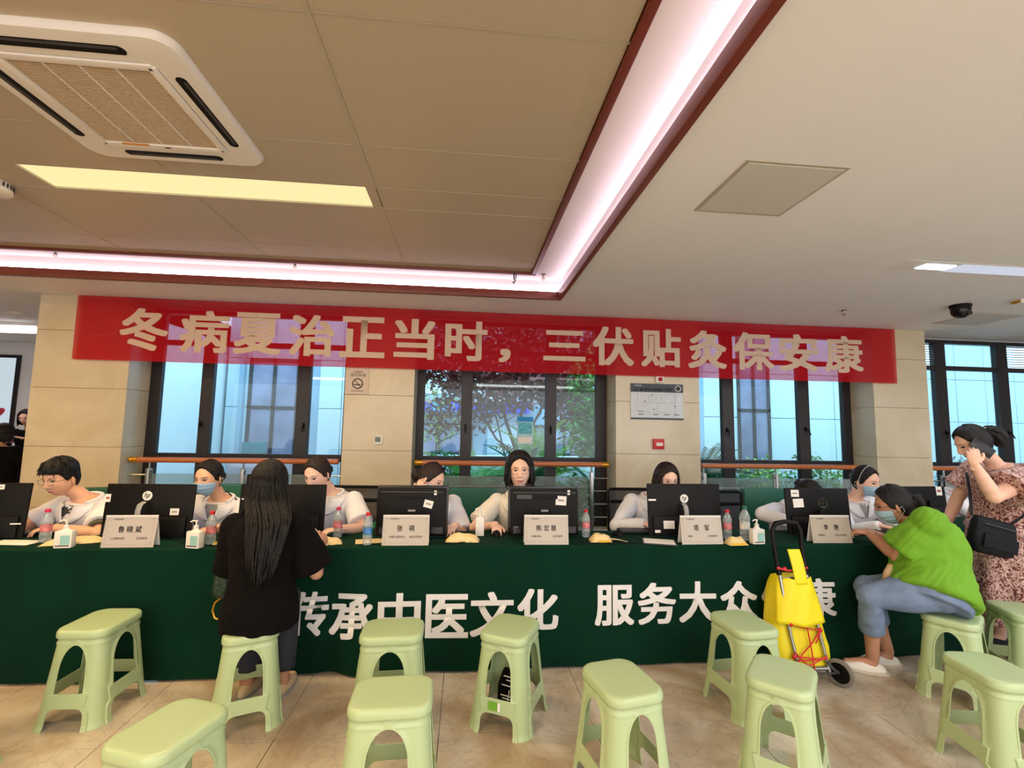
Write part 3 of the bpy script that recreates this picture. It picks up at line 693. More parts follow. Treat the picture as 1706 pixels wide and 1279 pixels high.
# ================================================================== STOOLS
def stool_proto():
    t = thing('plastic_stool', 'stool', 'stool')
    ZT = .418; z1, z2, z3 = .098, .165, .382
    def half(z):
        k = 1-z/ZT
        return .117+(.160-.117)*k**1.05, .146+(.186-.146)*k**1.05
    rr_ = lambda z: .050+.010*(1-z/ZT)
    def surf(face, s, z, off):
        """face 0 -> normal -Y (length along X); face 1 -> normal X (length along Y)"""
        hx, hy = half(z); r_ = rr_(z)
        h, d = (hx, hy) if face == 0 else (hy, hx)
        a = abs(s); fl = h-r_
        if a <= fl: p, q = a, d+off
        else:
            ph = (a-fl)/r_; p, q = fl+(r_+off)*math.sin(ph), d-r_+(r_+off)*math.cos(ph)
        p = math.copysign(p, s)
        return (p, -q, z) if face == 0 else (q, p, z)
    def slen(face, z):
        hx, hy = half(z); h = hx if face == 0 else hy
        return h-rr_(z)+rr_(z)*math.pi/4
    def a_of(face, z):
        hx, hy = half(z); h = hx if face == 0 else hy
        r = .035; a1 = .56*h; a2 = .48*h
        if z <= z1:
            if z > z1-r: return a1-r+math.sqrt(max(0, r*r-(z-(z1-r))**2))
            return a1
        if z <= z2: k = (z-z1)/(z2-z1); return (a1-r)*(1-k)+a2*k
        H = .105
        if z <= z3-H: return a2
        if z < z3: return a2*math.sqrt(max(0, 1-((z-(z3-H))/H)**2))
        return 0
    zs = [0, .006, .014, .03, .045, z1-.035, z1-.025, z1-.015, z1-.007, z1-.002, z1, .11, .13, .155, z2, z2+.004, .2, .24, z3-.105, z3-.08, z3-.055, z3-.035, z3-.02, z3-.01, z3-.004, z3-.001, z3, z3+.008, z3+.014, .405, ZT]
    qs = [0, .05, .11, .15, .40, .44, .6, .74, .87, 1]
    def off(z, q, ctr=False):
        o = 0
        if z < z2+.002 and (ctr or q < .42): o = .006
        elif z2 < z and (q < .13 or (z > z3-.0005 and z < z3+.011)): o = .0035
        if z < .002: o += .0065
        elif z < .008: o += .006
        elif z < .016: o += .002
        return o
    def solid(m, name):
        me = m.mesh(name, M_stool, merge=.00005, sharp=0)
        o = link(name, me); md = o.modifiers.new('s', 'SOLIDIFY'); md.thickness = .0035; md.offset = -1
        m2 = apply_mods(o); m2.polygons.foreach_set('use_smooth', [True]*len(m2.polygons)); m2.set_sharp_from_angle(angle=R(50))
        bpy.data.objects.remove(o); o = link(name, m2, t); return o
    for sx in (-1, 1):
        for sy in (-1, 1):
            def fn(i, j):
                z = zs[j]
                if i < len(qs): face, q = 0, qs[i]
                else: face, q = 1, qs[2*len(qs)-2-i]
                a = a_of(face, z); s = a+(slen(face, z)-a)*q
                x, y, zz = surf(face, s, z, off(z, q))
                return (abs(x)*sx, abs(y)*sy, zz)
            nc = 2*len(qs)-1
            v = [fn(i, j) for j in range(len(zs)) for i in range(nc)]
            f = [(j*nc+i, j*nc+i+1, (j+1)*nc+i+1, (j+1)*nc+i) for j in range(len(zs)-1) for i in range(nc-1)]
            # consistent outward winding
            if sx*sy > 0: f = [q[::-1] for q in f]
            solid(MB().raw(v, f), 'leg')
    for face in (0, 1):
        for sg in (1, -1):
            M = MB(); zz = [z for z in zs if z1 <= z <= z2+1e-9]
            n = 8
            v = []
            for z in zz:
                a = a_of(face, z)
                for i in range(n+1):
                    x, y, w_ = surf(face, -a+2*a*i/n, z, off(z, 0, True)); v.append((x*sg if face else x, y if face else y*sg, w_))
            f = [(j*(n+1)+i, j*(n+1)+i+1, (j+1)*(n+1)+i+1, (j+1)*(n+1)+i) for j in range(len(zz)-1) for i in range(n)]
            if sg < 0: f = [q[::-1] for q in f]
            solid(M.raw(v, f), 'stretcher')
    # seat
    def rring(hx, hy, r, z, n=8, bulge=.004):
        p = []
        for cx, cy, a0 in ((hx-r, hy-r, 0), (-hx+r, hy-r, 90), (-hx+r, -hy+r, 180), (hx-r, -hy+r, 270)):
            for k in range(n+1):
                an = R(a0+90*k/n); p.append((cx+r*math.cos(an), cy+r*math.sin(an), z))
        return [(x*(1+bulge*math.cos(y/hy*1.4)/.13), y*(1+bulge*math.cos(x/hx*1.4)/.13), z) for x, y, z in p]
    rows = [(.112, .141, .050, ZT-.006), (.121, .150, .055, ZT-.007), (.1255, .1545, .058, ZT-.004), (.127, .156, .060, ZT+.004), (.1262, .1552, .060, ZT+.018), (.124, .153, .060, ZT+.026), (.119, .148, .058, ZT+.0315), (.112, .141, .056, ZT+.0335), (.10, .13, .05, ZT+.034), (.07, .09, .04, ZT+.0345), (.03, .04, .02, ZT+.0348)]
    v = []; n = 36
    for r_ in rows: v += rring(*r_[:3], r_[3])
    f = [(i*n+j, i*n+(j+1) % n, (i+1)*n+(j+1) % n, (i+1)*n+j) for i in range(len(rows)-1) for j in range(n)]
    f.append(tuple((len(rows)-1)*n+j for j in range(n))); f.append(tuple(range(n-1, -1, -1)))
    MB().raw(v, f).build('seat', M_stool, t, sharp=60)
    return t
STOOLS = [(-1.90, 2.81, -2, 'pale green plastic stool standing alone at the far left before the green cloth'),
    (-1.09, 2.70, 22, 'pale green stool that the woman with long black hair sits on'),
    (-.35, 2.62, 92, 'pale green stool before the 中 character, half hidden by a nearer stool'),
    (-.26, 2.01, 92, 'front-row pale green stool in the centre, directly before another stool'),
    (.27, 2.61, -26, 'pale green stool with a black printed bag beneath it'),
    (-1.0, 1.85, -20, 'front-row pale green stool nearest the left corner, cut by the bottom edge'),
    (.69, 2.06, 12, 'front-row pale green stool right of centre with a clear gap on both sides'),
    (1.58, 2.61, 6, 'pale green stool immediately left of the yellow shopping trolley'),
    (1.42, 2.06, -42, 'front-row pale green stool in front of the trolley wheel'),
    (2.91, 2.64, -55, 'pale green stool that the woman in the bright green shirt sits on'),
    (2.44, 2.04, -8, 'front-row pale green stool at the bottom right corner'),
    (3.44, 2.68, -20, 'pale green stool at the right edge in front of the floral dress'),
    (-2.14, 2.26, 5, 'pale green stool at the left edge, only a sliver of its leg showing')]
def build_stools():
    p = stool_proto(); kids = list(p.children)
    for i, (x, y, a, lb) in enumerate(STOOLS):
        if i == 0: o = p
        else:
            o = p.copy(); col.objects.link(o)
            for c in kids:
                d = c.copy(); col.objects.link(d); d.parent = o
        o.location = (x, y, 0); o.rotation_euler = (0, 0, R(a)); o['label'] = lb; o['group'] = 'pale green plastic stools before the table'
        if i == 4:
            m = MB().box(-.035, .012, -.0, .0012, -.02, .018).build('sticker', mat('green_sticker', (110, 170, 50), .5), o, 'small green and white label on the stretcher')
            m.location = (-.01, -.1835, .134); m.rotation_euler = (R(-5), 0, 0)
            m = MB().box(.014, .028, -.0, .0012, -.02, .018).build('sticker', M_paper, o, 'small white label on the stretcher')
            m.location = (-.01, -.1835, .134); m.rotation_euler = (R(-5), 0, 0)
build_stools()

# ================================================================== DESK OBJECTS
ZD = .7512
def slabsheet(mb, x0, x1, z0, z1, y, mi=0): return mb.box(x0, x1, y-.0012, y, z0, z1, 0, None, mi)
def logo_hp(parent, x, z, y, r=.03, M_bg=None):
    m = MB().lathe([(r, 0), (r, .0015), (0, .0015)], n=36, M=Matrix.Translation((x, y, z)) @ Matrix.Rotation(R(90), 4, 'X'))
    lg = m.build('logo', M_bg or M_white, parent, 'round white logo')
    p = MB(); put_text(p, 'hp', x-r*.55, x+r*.55, z-r*.7, z+r*.72, lambda a, b, d: (a+(b-z)*.25, y-.0026, b), .01); p.build('logo_letters', M_black, parent, recalc=False)
def monitor_slim(x, y, rz, lb, w=.545, logo=True, stickers=(), stand='hinge', h=.335, z0=.012, tilt=-.09, emblem=None):
    t = thing('computer_monitor', lb, 'monitor', (x, y, ZD), rz, 'black computer monitors on the green table')
    hd = bpy.data.objects.new('display_panel', None)
    T = Matrix.Translation((0, 0, z0)) @ Matrix.Rotation(tilt, 4, 'X')
    MB().box(-w/2, w/2, -.006, .010, 0, h, .005, T).build('back_cover', M_black, t)
    MB().box(-w/2+.003, w/2-.003, .0101, .013, .003, h-.003, .001, T, seg=1).build('bezel', M_blackg, t)
    MB().box(-w/2+.01, w/2-.01, .0131, .0138, .03, h-.01, 0, T).build('screen', emit_mat('lit_screen', (190, 205, 225), .8), t)
    MB().box(-w/2+.03, w/2-.03, -.022, -.005, .0, .13, .008, T).build('rear_housing', M_black, t)
    tf = lambda px, pz, py=-.0065: T @ Vector((px, py, pz))
    if logo:
        r = .030; MM = T @ Matrix.Translation((logo[0], -.0062, logo[1])) @ Matrix.Rotation(R(90), 4, 'X')
        MB().lathe([(r, 0), (r, .0012), (0, .0013)], n=36, M=MM).build('logo', M_white, t, 'round white logo')
        p = MB(); put_text(p, 'hp', -r*.55, r*.55, -r*.72, r*.75, lambda a, b, d: T @ Vector((logo[0]+a+b*.25, -.0088, logo[1]+b)), .01)
        p.build('logo_letters', M_black, t, recalc=False)
    if emblem:
        p = MB(); e = emblem
        for k in range(3): p.tube([tf(e[0]+.035*math.cos(a), e[1]+(.008*k-.008)+.012*math.sin(a)*(k+1), -.0075) for a in [q*math.pi/6 for q in range(13)]], .0018, 5)
        p.tube([tf(e[0], e[1]-.04, -.0075), tf(e[0], e[1]+.04, -.0075)], .0018, 5).build('emblem', mat('olive_emblem', (60, 66, 40), .5), t)
    # kickstand : bent light grey bar and foot
    if stand == 'hinge':
        MB().tube([(0-.02, -.012, .235), (-.02, -.045, .225), (-.02, -.062, .19), (-.02, -.07, .03), (-.02, -.075, .008)], .017, 10, flat=.35, upv=(1, 0, 0)).build('stand', M_grey, t, 'light grey curved stand')
        MB().box(-.09, .05, -.10, .02, 0, .01, .003).build('foot', M_blackg, t)
    else:
        MB().box(-.03, .03, -.05, -.02, .0, .2, .008).build('stand', M_black, t)
        MB().box(-.1, .1, -.09, .05, 0, .012, .005).build('foot', M_black, t)
    for (sx, sz, sw, sh, ang) in stickers:
        q = T @ Matrix.Translation((sx, -.0072 if sz > .135 or abs(sx) > w/2-.035 else -.0232, sz)) @ Matrix.Rotation(ang, 4, 'Y')
        MB().box(-sw/2, sw/2, -.0006, 0, -sh/2, sh/2, 0, q).build('sticker', M_paper, t, 'white label sticker')
        if sw < .08 and sh > .02: MB().box(-sw*.3, sw*.3, -.001, -.0007, -sh*.12, sh*.12, 0, q).build('sticker_print', M_inkred if sh > sw else M_grey, t)
    return t
def monitor_thick(x, y, rz, lb, w, stickers, grey_plate=None):
    t = thing('computer_monitor', lb, 'monitor', (x, y, ZD), rz, 'black computer monitors on the green table')
    h = .335; T = Matrix.Translation((0, 0, .012)) @ Matrix.Rotation(-.05, 4, 'X')
    MB().box(-w/2, w/2, -.012, .022, 0, h, .008, T).build('bezel', M_blackg, t)
    MB().box(-w/2+.02, w/2-.02, .0221, .0228, .04, h-.02, 0, T).build('screen', emit_mat('lit_screen', (190, 205, 225), .8), t)
    MB().box(-w/2+.012, w/2-.012, -.05, -.011, .012, h-.014, .016, T).build('rear_housing', M_black, t)
    MB().box(-w/2+.03, w/2-.03, -.053, -.049, h-.045, h-.038, .001, T, seg=1).build('ridge', M_dgrey, t)
    MB().box(-.09, .09, -.056, -.045, h-.085, h-.055, .004, T).build('air_slot', mat('slot_black', (8, 7, 8), .9), t)
    MB().box(-w/2+.03, w/2-.03, -.0515, -.049, .02, .065, .001, T, seg=1).build('port_panel', M_blackg, t)
    p = MB()
    for k in range(9): p.box(-w/2+.06+k*.04, -w/2+.08+k*.04, -.0525, -.0512, .032, .045, 0, T)
    p.build('ports', M_dgrey, t)
    MB().box(-.025, .025, -.052, -.0495, .165, .178, .001, T, seg=1).build('badge', M_grey, t, 'small silver badge')
    MB().box(-.12, .12, -.09, .05, 0, .013, .005).build('foot', M_blackg, t)
    if grey_plate:
        MB().box(grey_plate[0]-.06, grey_plate[0]+.06, -.0515, -.0498, grey_plate[1]-.014, grey_plate[1]+.014, .0006, T, seg=1).build('name_plate', M_dgrey, t)
    for (sx, sz, sw, sh, ang) in stickers:
        q = T @ Matrix.Translation((sx, -.0507, sz)) @ Matrix.Rotation(ang, 4, 'Y')
        MB().box(-sw/2, sw/2, -.0006, 0, -sh/2, sh/2, 0, q).build('sticker', M_paper, t, 'white label sticker')
        if sw > .03: MB().box(-sw*.3, sw*.3, -.001, -.0007, -sh*.1, sh*.14, 0, q).build('sticker_print', M_grey, t)
    return t
def card(x, rz, lb, name, sub, y=3.10):
    t = thing('name_card', lb, 'name card', (x, y, ZD), rz, 'doctor name cards along the table edge')
    w, h = .29, .187; T = Matrix.Rotation(-.16, 4, 'X')
    MB().box(-w/2, w/2, 0, .003, 0, h, .0008, T, seg=1).build('front_sheet', M_card, t)
    MB().box(-w/2-.002, w/2+.002, -.003, -.0006, 0, h+.002, .0006, T, seg=1).build('acrylic_cover', M_acry, t)
    MB().box(-w/2, w/2, -.003, 0, 0, h, .0008, Matrix.Translation((0, .068, 0)) @ Matrix.Rotation(.22, 4, 'X'), seg=1).build('back_leg', M_paper, t)
    fn = lambda a, b, d: T @ Vector((a, -.0036, b))
    p = MB(); n = len(name)
    cs = .034; gap = .048 if n == 3 else .075
    for i, c in enumerate(name):
        cx = (i-(n-1)/2)*gap; q = MB(); put_text(q, c, cx-cs/2, cx+cs/2, .086, .124, fn, .008); q.build('character', M_ink, t, recalc=False, sharp=0)
    a, b = sub
    put_text(p, a, -.10, -.10+.016*len(a), .046, .06, fn, .0); put_text(p, b, .105-.016*len(b), .105, .046, .06, fn, .0)
    put_text(p, '中医医院', -.1, -.045, .158, .167, fn)
    p.build('small_print', M_ink, t, recalc=False)['kind'] = 'stuff'
    q = MB()
    for (x0, x1, z0, z1) in ((-.125, .125, .016, .0168), (-.125, .125, .17, .1708), (-.13, -.1292, .022, .165), (.1292, .13, .022, .165)):
        q.raw([fn(x0, z0, 0), fn(x1, z0, 0), fn(x1, z1, 0), fn(x0, z1, 0)], [(0, 1, 2, 3)])
    for sx in (-1, 1):
        for cz in (.022, .165):
            for k in range(8):
                a0 = k*math.pi/4; r0 = .006; q.raw([fn(sx*.125+r0*math.cos(a0), cz+r0*math.sin(a0), 0), fn(sx*.125+(r0+.001)*math.cos(a0), cz+(r0+.001)*math.sin(a0), 0), fn(sx*.125+(r0+.001)*math.cos(a0+.78), cz+(r0+.001)*math.sin(a0+.78), 0), fn(sx*.125+r0*math.cos(a0+.78), cz+r0*math.sin(a0+.78), 0)], [(0, 1, 2, 3)])
    q.build('border', mat('brown_border', (170, 140, 124), .7), t, recalc=False)
def sanitizer(x, y, rz, lb, tall=False):
    t = thing('sanitizer_bottle', lb, 'bottle', (x, y, ZD), rz, 'white hand sanitizer bottles on the table')
    if tall:
        MB().box(-.03, .03, -.022, .022, 0, .13, .008).lathe([(.014, .128), (.014, .14), (.012, .142)], n=16).build('body', M_white, t)
        z = .14
    else:
        MB().box(-.045, .045, -.024, .024, 0, .10, .009).lathe([(.03, .098), (.018, .108), (.016, .115)], n=20, sy=.7).build('body', M_white, t)
        MB().box(-.012, .036, -.0252, -.0242, .02, .075).build('label_print', mat('pale_teal_print', (150, 200, 196), .6), t)
        MB().box(-.034, .034, -.0252, -.0242, .012, .018).build('label_line', M_ink, t)
        z = .112
    MB().lathe([(.014, z), (.014, z+.018), (.006, z+.022), (.0045, z+.04), (.009, z+.041), (.009, z+.05), (.0, z+.051)], n=16).tube([(0, 0, z+.046), (-.02, -.004, z+.048), (-.034, -.006, z+.04)], .004, 8).build('pump', M_white, t)
def water_bottle(x, y, lb, cap=(200, 30, 40), label=(206, 120, 124), h=.2, rz=0):
    t = thing('water_bottle', lb, 'bottle', (x, y, ZD), rz, 'clear plastic drinks bottles on the table')
    k = h/.2
    MB().lathe([(.0, .004), (.02, 0), (.028, .004), (.03, .012), (.027, .03), (.03, .035), (.0295, .06), (.0275, .064), (.0275, .11), (.030, .114), (.0295, .135), (.024, .155), (.014, .172), (.0125, .178), (.0125, .186)], n=24, M=Matrix.Scale(k, 4)).build('bottle', glass_mat('clear_plastic', (.94, .96, .98), .15, .22), t)
    MB().lathe([(.0282, .066), (.0284, .068), (.0284, .106), (.0282, .108)], n=24, M=Matrix.Scale(k, 4)).build('label', mat('bottle_label_%d_%d' % label[:2], label, .5, var=.5, scale=40), t)
    MB().lathe([(.0145, .181), (.015, .183), (.015, .198), (.013, .2), (0, .2)], n=20, M=Matrix.Scale(k, 4)).build('cap', mat('cap_%d_%d' % cap[:2], cap, .4), t)
def pouch(x, y, rz, lb, L=.2, W=.1, H=.035, tail=0, yellow=False, z=0):
    t = thing('paper_pouch', lb, 'pouch', (x, y, ZD+z), rz, 'folded cream paper pouches on the table')
    def fn(top):
        def g(u, v):
            a = u*2-1; b = v*2-1
            e = (1-abs(a)**3.2)*(1-abs(b)**2.6)
            w_ = W*(1-.25*a) if tail else W*(1-.08*a*a)
            n_ = noise.noise(Vector((a*2.2+x*7, b*1.7, 1.3+top)))
            return (a*L/2+.004*n_, b*w_/2, (.002+H*e*(1+.35*n_)) if top else .0012*(1-e))
        return g
    M = MB(); M.grid(fn(1), 18, 12); M.grid(fn(0), 18, 12); M.build('pouch', M_manila, t, merge=.0015, sharp=0)
    if tail: MB().grid(lambda u, v: (L/2-.01+u*tail, (v-.5)*.05*(1-.6*u), .012*(1-u)+.002+.004*math.sin(u*5)), 8, 4).build('flap', M_manila, t, sharp=0)
    if yellow: MB().grid(lambda u, v: (-L/2+.01+u*(L-.03), -W/2*.96+.002*math.sin(u*9)-.002, .004+v*.013), 10, 2).build('yellow_edge', mat('yellow_lining', (232, 184, 40), .7), t, 'yellow lining along the front edge', sharp=0)
def keyboard(x, y, rz, lb):
    t = thing('keyboard', lb, 'keyboard', (x, y, ZD), rz, 'black keyboards on the table')
    MB().box(-.21, .21, -.07, .07, 0, .016, .005).build('case', M_black, t)
    k = MB()
    for i in range(14):
        for j in range(5): k.box(-.2+i*.0288, -.2+i*.0288+.0245, -.058+j*.024, -.058+j*.024+.02, .016, .021, 0)
    o = k.build('keys', M_dgrey, t)
def mouse(x, y, rz, lb):
    t = thing('computer_mouse', lb, 'mouse', (x, y, ZD), rz)
    def fn(u, v):
        th = v*math.pi/2; a = u*2*math.pi
        return (.031*math.cos(a)*math.cos(th)**.6, .055*math.sin(a)*math.cos(th)**.6, .036*math.sin(th)*(1-.15*math.sin(a)))
    M = MB(); M.grid(fn, 24, 8, closed_u=True); M.raw([(.031*math.cos(a), .055*math.sin(a), .0) for a in [2*math.pi*k/24 for k in range(24)]], [tuple(range(24))]); M.build('shell', M_black, t, merge=.0002, sharp=70)
    MB().cbox((0, .03, .034), (.008, .016, .006), .002).build('scroll_wheel', M_grey, t)
def build_desk():
    monitor_slim(-3.02, 3.30, R(3), 'black monitor at the far left edge before the young man in glasses', logo=None, stickers=[(.235, .085, .06, .008, 0), (.1, .31, .05, .03, 0)])
    monitor_slim(-2.02, 3.30, R(-1), 'black monitor with round white logo behind the leftmost name card', logo=(-.02, .26), stickers=[(-.258, .245, .034, .05, 0), (.16, .16, .055, .042, 0)])
    monitor_slim(-1.20, 3.32, R(2), 'black monitor half hidden by the long-haired woman', logo=(-.05, .26), stickers=[(-.25, .24, .02, .008, 0)])
    monitor_thick(-.345, 3.32, R(-1), 'thick black monitor with a tilted square label behind the second name card', .485, [(.11, .215, .06, .05, .25), (.155, .29, .018, .03, 0)])
    monitor_thick(.56, 3.32, R(1), 'thick black monitor with grey plate below the smiling woman', .50, [(.115, .24, .075, .062, .06), (.17, .295, .018, .032, 0), (-.2, .06, .03, .012, 0)], (-.135, .265))
    monitor_slim(1.585, 3.30, R(0), 'black monitor with round white logo and silver stand right of centre', logo=(.0, .255), stickers=[(-.24, .245, .055, .012, 0), (-.13, .075, .08, .055, 0), (-.215, .03, .04, .018, 0)], h=.36)
    monitor_slim(2.615, 3.30, R(-2), 'black monitor with two labels stacked at its left corner', w=.49, logo=None, stickers=[(-.17, .295, .06, .05, 0), (-.15, .225, .08, .062, -.05)], stand='post', emblem=(.04, .22))
    monitor_slim(3.98, 3.76, R(4), 'black monitor at the right behind the woman in green', w=.43, logo=None, stickers=[(.15, .26, .06, .075, 0)], stand='post', h=.30)
    card(-1.99, R(1), 'cream name card with three characters at the far left', '鲁晓斌', ('心血管内科', '主治医师'), 3.07+.02)
    card(-.36, R(0), 'cream name card with two spaced characters left of centre', '张萌', ('呼吸与重症科', '副主任医师'))
    card(.545, R(-1), 'cream name card with three characters before the smiling woman', '陈宏慈', ('中医内科', '主任医师'))
    card(1.60, R(1), 'cream name card with two characters under the silver monitor stand', '项军', ('内科', '主任医师'), 3.085)
    card(2.55, R(-1), 'cream name card with two characters beside the woman in green', '李艳', ('皮肤科', '副主任医师'))
    sanitizer(-2.34, 3.10, R(8), 'squat white pump bottle left of the leftmost name card')
    sanitizer(-1.60, 3.075, R(-15), 'squat white pump bottle by the back of the long-haired woman')
    sanitizer(.118, 3.37, R(0), 'tall slim white pump bottle before the empty green chair', True)
    sanitizer(1.99, 3.095, R(4), 'squat white pump bottle near the trolley handle')
    water_bottle(-2.56, 3.24, 'clear bottle with a pink cap before the young man in glasses', (210, 40, 90), h=.2)
    water_bottle(-1.56, 3.17, 'clear bottle with a red cap behind the second pump bottle', h=.2)
    water_bottle(-.835, 3.33, 'clear bottle with a pink cap beside the cream pouch', (214, 50, 90), h=.2)
    water_bottle(-.60, 3.13, 'clear bottle with a red cap standing alone left of the second name card', label=(70, 130, 190))
    water_bottle(.86, 3.31, 'clear bottle with a red cap right of the smiling woman monitor', h=.19)
    water_bottle(1.87, 3.25, 'clear bottle with a red cap and red label right of the fourth name card', h=.2)
    water_bottle(1.97, 3.2, 'clear tall bottle with a dark green cap behind the pump bottle', (30, 90, 80), (216, 214, 210), h=.235)
    pouch(-2.38, 3.22, R(20), 'long cream paper pouch behind the leftmost pump bottle', .3, .12)
    pouch(-.87, 3.165, R(14), 'cream paper pouch by the hand of the long-haired woman', .21, .12)
    pouch(.0, 3.22, R(-3), 'cream and yellow pouch left of the tall slim pump bottle', .22, .11, .045)
    pouch(.93, 3.19, R(-4), 'cream pouch with yellow lining and a flat tail right of centre', .15, .10, .05, .13, True)
    pouch(1.83, 3.09, R(4), 'cream pouch with yellow lining right of the fourth name card', .14, .10, .05, 0, True)
    pouch(-1.45, 3.2, R(10), 'bright yellow folded pouch before the masked doctor with a stethoscope', .18, .1, .03, 0, True)
    keyboard(-2.80, 3.46, R(20), 'black keyboard under the hands of the young man')
    keyboard(1.36, 3.455, R(-3), 'black keyboard sticking out left of the fourth monitor stand')
    keyboard(3.08, 3.40, R(5), 'black keyboard before the masked doctor with a hairband')
    mouse(.235, 3.37, R(4), 'black mouse under the hand of the smiling woman')
    mouse(1.10, 3.36, R(20), 'black mouse left of the fourth monitor')
    t = thing('notebook', 'open grey notebook beside the fourth name card', 'notebook', (1.32, 3.14, ZD), R(-18))
    MB().box(-.11, .11, -.075, .075, 0, .008, .002, seg=1).build('cover', M_dgrey, t); MB().box(-.1, .1, -.068, .068, .008, .0095).build('page', M_paper, t)
    t = thing('paper_sheet', 'cream leaflet lying beside the lone red-capped bottle', 'paper', (-.60, 3.22, ZD), R(12))
    MB().box(-.09, .09, -.06, .06, 0, .002).build('sheet', M_manila, t)
    t = thing('paper_sheet', 'white form under the hands of the young man in glasses', 'paper', (-2.72, 3.23, ZD), R(-6))
    MB().box(-.13, .13, -.06, .06, 0, .002).build('sheet', M_paper, t)
    t = thing('phone', 'black phone lying before the masked doctor with a hairband', 'phone', (3.18, 3.14, ZD), R(-20))
    MB().box(-.075, .075, -.036, .036, 0, .009, .003).build('body', M_blackg, t)
    # thin dark cables across the cloth
    for pts, lb in (([(-.12, 3.28, 0), (.02, 3.16, 0), (-.05, 3.12, 0), (-.3, 3.2, 0)], 'thin black cable near the second name card'), ([(-2.0, 3.4, 0), (-1.75, 3.2, 0), (-1.68, 3.12, 0), (-1.5, 3.1, 0)], 'thin black cable left of the second pump bottle'), ([(.86, 3.26, 0), (.80, 3.12, 0), (1.0, 3.1, 0), (1.16, 3.12, 0)], 'thin black cable right of the third name card')):
        t = thing('cable', lb, 'cable', (pts[0][0], pts[0][1], ZD))
        P = [Vector(p)-Vector(pts[0]) for p in pts]; q = []
        for k in range(25):
            s = k/24*(len(P)-1); i = min(int(s), len(P)-2); f_ = s-i; a, b = P[i], P[i+1]
            q.append(a.lerp(b, f_)+Vector((0, .02*math.sin(f_*math.pi), .0028)))
        MB().tube(q, .0028, 6).build('cable_run', M_black, t)
build_desk()

# ================================================================== CHAIRS BEHIND THE TABLE
def chair(x, y, rz, lb, kind='mesh', w=.46, top=1.0):
    t = thing('office_chair', lb, 'chair', (x, y, 0), rz, 'chairs behind the long table')
    mt = M_green_chair if kind == 'green' else M_black
    MB().box(-w/2, w/2, -.22, .22, .40, .45, .02).build('seat', mt, t)
    if kind == 'green':
        MB().grid(lambda u, v: (-w/2+w*u, .25+.03*math.cos((u-.5)*3)+.05*v, .47+(top-.47)*v), 12, 8).build('backrest_rear', mt, t)
        MB().box(-w/2, w/2, .23, .27, .47, top, .012, Matrix.Translation((0, 0, 0)) @ Matrix.Shear('XZ', 4, (0, 0)) if 0 else None).build('backrest', mt, t)
    else:
        MB().tube([(-w/2+.01, .24, .47), (-w/2, .27, top-.02), (-w/2+.03, .275, top), (w/2-.03, .275, top), (w/2, .27, top-.02), (w/2-.01, .24, .47)], .013, 8).build('back_frame', M_black, t)
        m = MB(); m.grid(lambda u, v: (-w/2+.01+(w-.02)*u, .245+.03*v+.02*math.sin(u*math.pi), .48+(top-.49)*v), 10, 8); m.build('backrest', mat('mesh_fabric', (44, 48, 58), .8, alpha=.86), t)
        MB().box(-w/2+.01, w/2-.01, .27, .29, top-.13, top-.10, .004).build('back_bar', M_black, t)
    for s in (-1, 1):
        MB().tube([(s*w*.48, .24, .5), (s*w*.5, .22, .44), (s*w*.5, -.2, .42), (s*w*.5, -.22, .38), (s*w*.5, -.21, .03), (s*w*.5, -.17, .013), (s*w*.5, .24, .013)], .013, 8).build('side_frame', M_steel, t)
    MB().tube([(-w*.5, .24, .013), (w*.5, .24, .013)], .013, 8).build('cross_bar', M_steel, t)
    return t
M_green_chair = mat('green_vinyl', (22, 92, 72), .5, var=.06)
CH = [(-2.80, 3.92, 5, 'green chair of the young man in glasses', 'green', .5, .96), (-1.86, 4.02, 0, 'green chair of the masked doctor with a stethoscope', 'green', .56, .98),
      (-.98, 4.00, -4, 'black mesh chair of the doctor looking down beside the long-haired woman', 'mesh', .48, .97), (-.26, 3.93, 0, 'black chair of the doctor turned away behind the thick monitor', 'mesh', .40, .9),
      (.04, 4.46, 3, 'empty green chair behind the tall slim pump bottle', 'green', .60, .90), (.56, 3.93, 0, 'black chair under the smiling woman', 'mesh', .42, .85),
      (1.60, 4.03, 0, 'black mesh chair of the doctor under the floor plan sign', 'mesh', .56, .96), (2.36, 3.98, -3, 'empty black mesh chair between two monitors', 'mesh', .42, .95),
      (2.86, 4.03, 0, 'green chair of the doctor bent behind the monitor', 'green', .46, .97), (3.44, 4.06, 0, 'black chair of the masked doctor with a hairband', 'mesh', .46, .9), (4.95, 4.62, 0, 'black chair of the doctor behind the standing woman', 'mesh', .46, .9)]
for c in CH: chair(c[0], c[1], R(c[2]), c[3], c[4], c[5], c[6])

# ================================================================== TROLLEY, BAGS
def bag_shell(mb, rows, n=32, p=3.0):
    """rows: (cx, cy, z, hx, hy)"""
    v = []
    for (cx, cy, z, hx, hy) in rows:
        for k in range(n):
            a = 2*math.pi*k/n; c, s = math.cos(a), math.sin(a)
            v.append((cx+hx*math.copysign(abs(c)**(2/p), c), cy+hy*math.copysign(abs(s)**(2/p), s), z))
    f = [(i*n+j, i*n+(j+1) % n, (i+1)*n+(j+1) % n, (i+1)*n+j) for i in range(len(rows)-1) for j in range(n)]
    f += [tuple(range(n-1, -1, -1)), tuple((len(rows)-1)*n+j for j in range(n))]
    return mb.raw(v, f)
def wrinkle(mb, amp, sc_, seed=0):
    for i, p in enumerate(mb.v):
        n_ = noise.noise_vector(Vector((p[0]*sc_+seed, p[1]*sc_, p[2]*sc_*.6)))
        mb.v[i] = (p[0]+n_.x*amp, p[1]+n_.y*amp, p[2]+n_.z*amp*.4)
    return mb
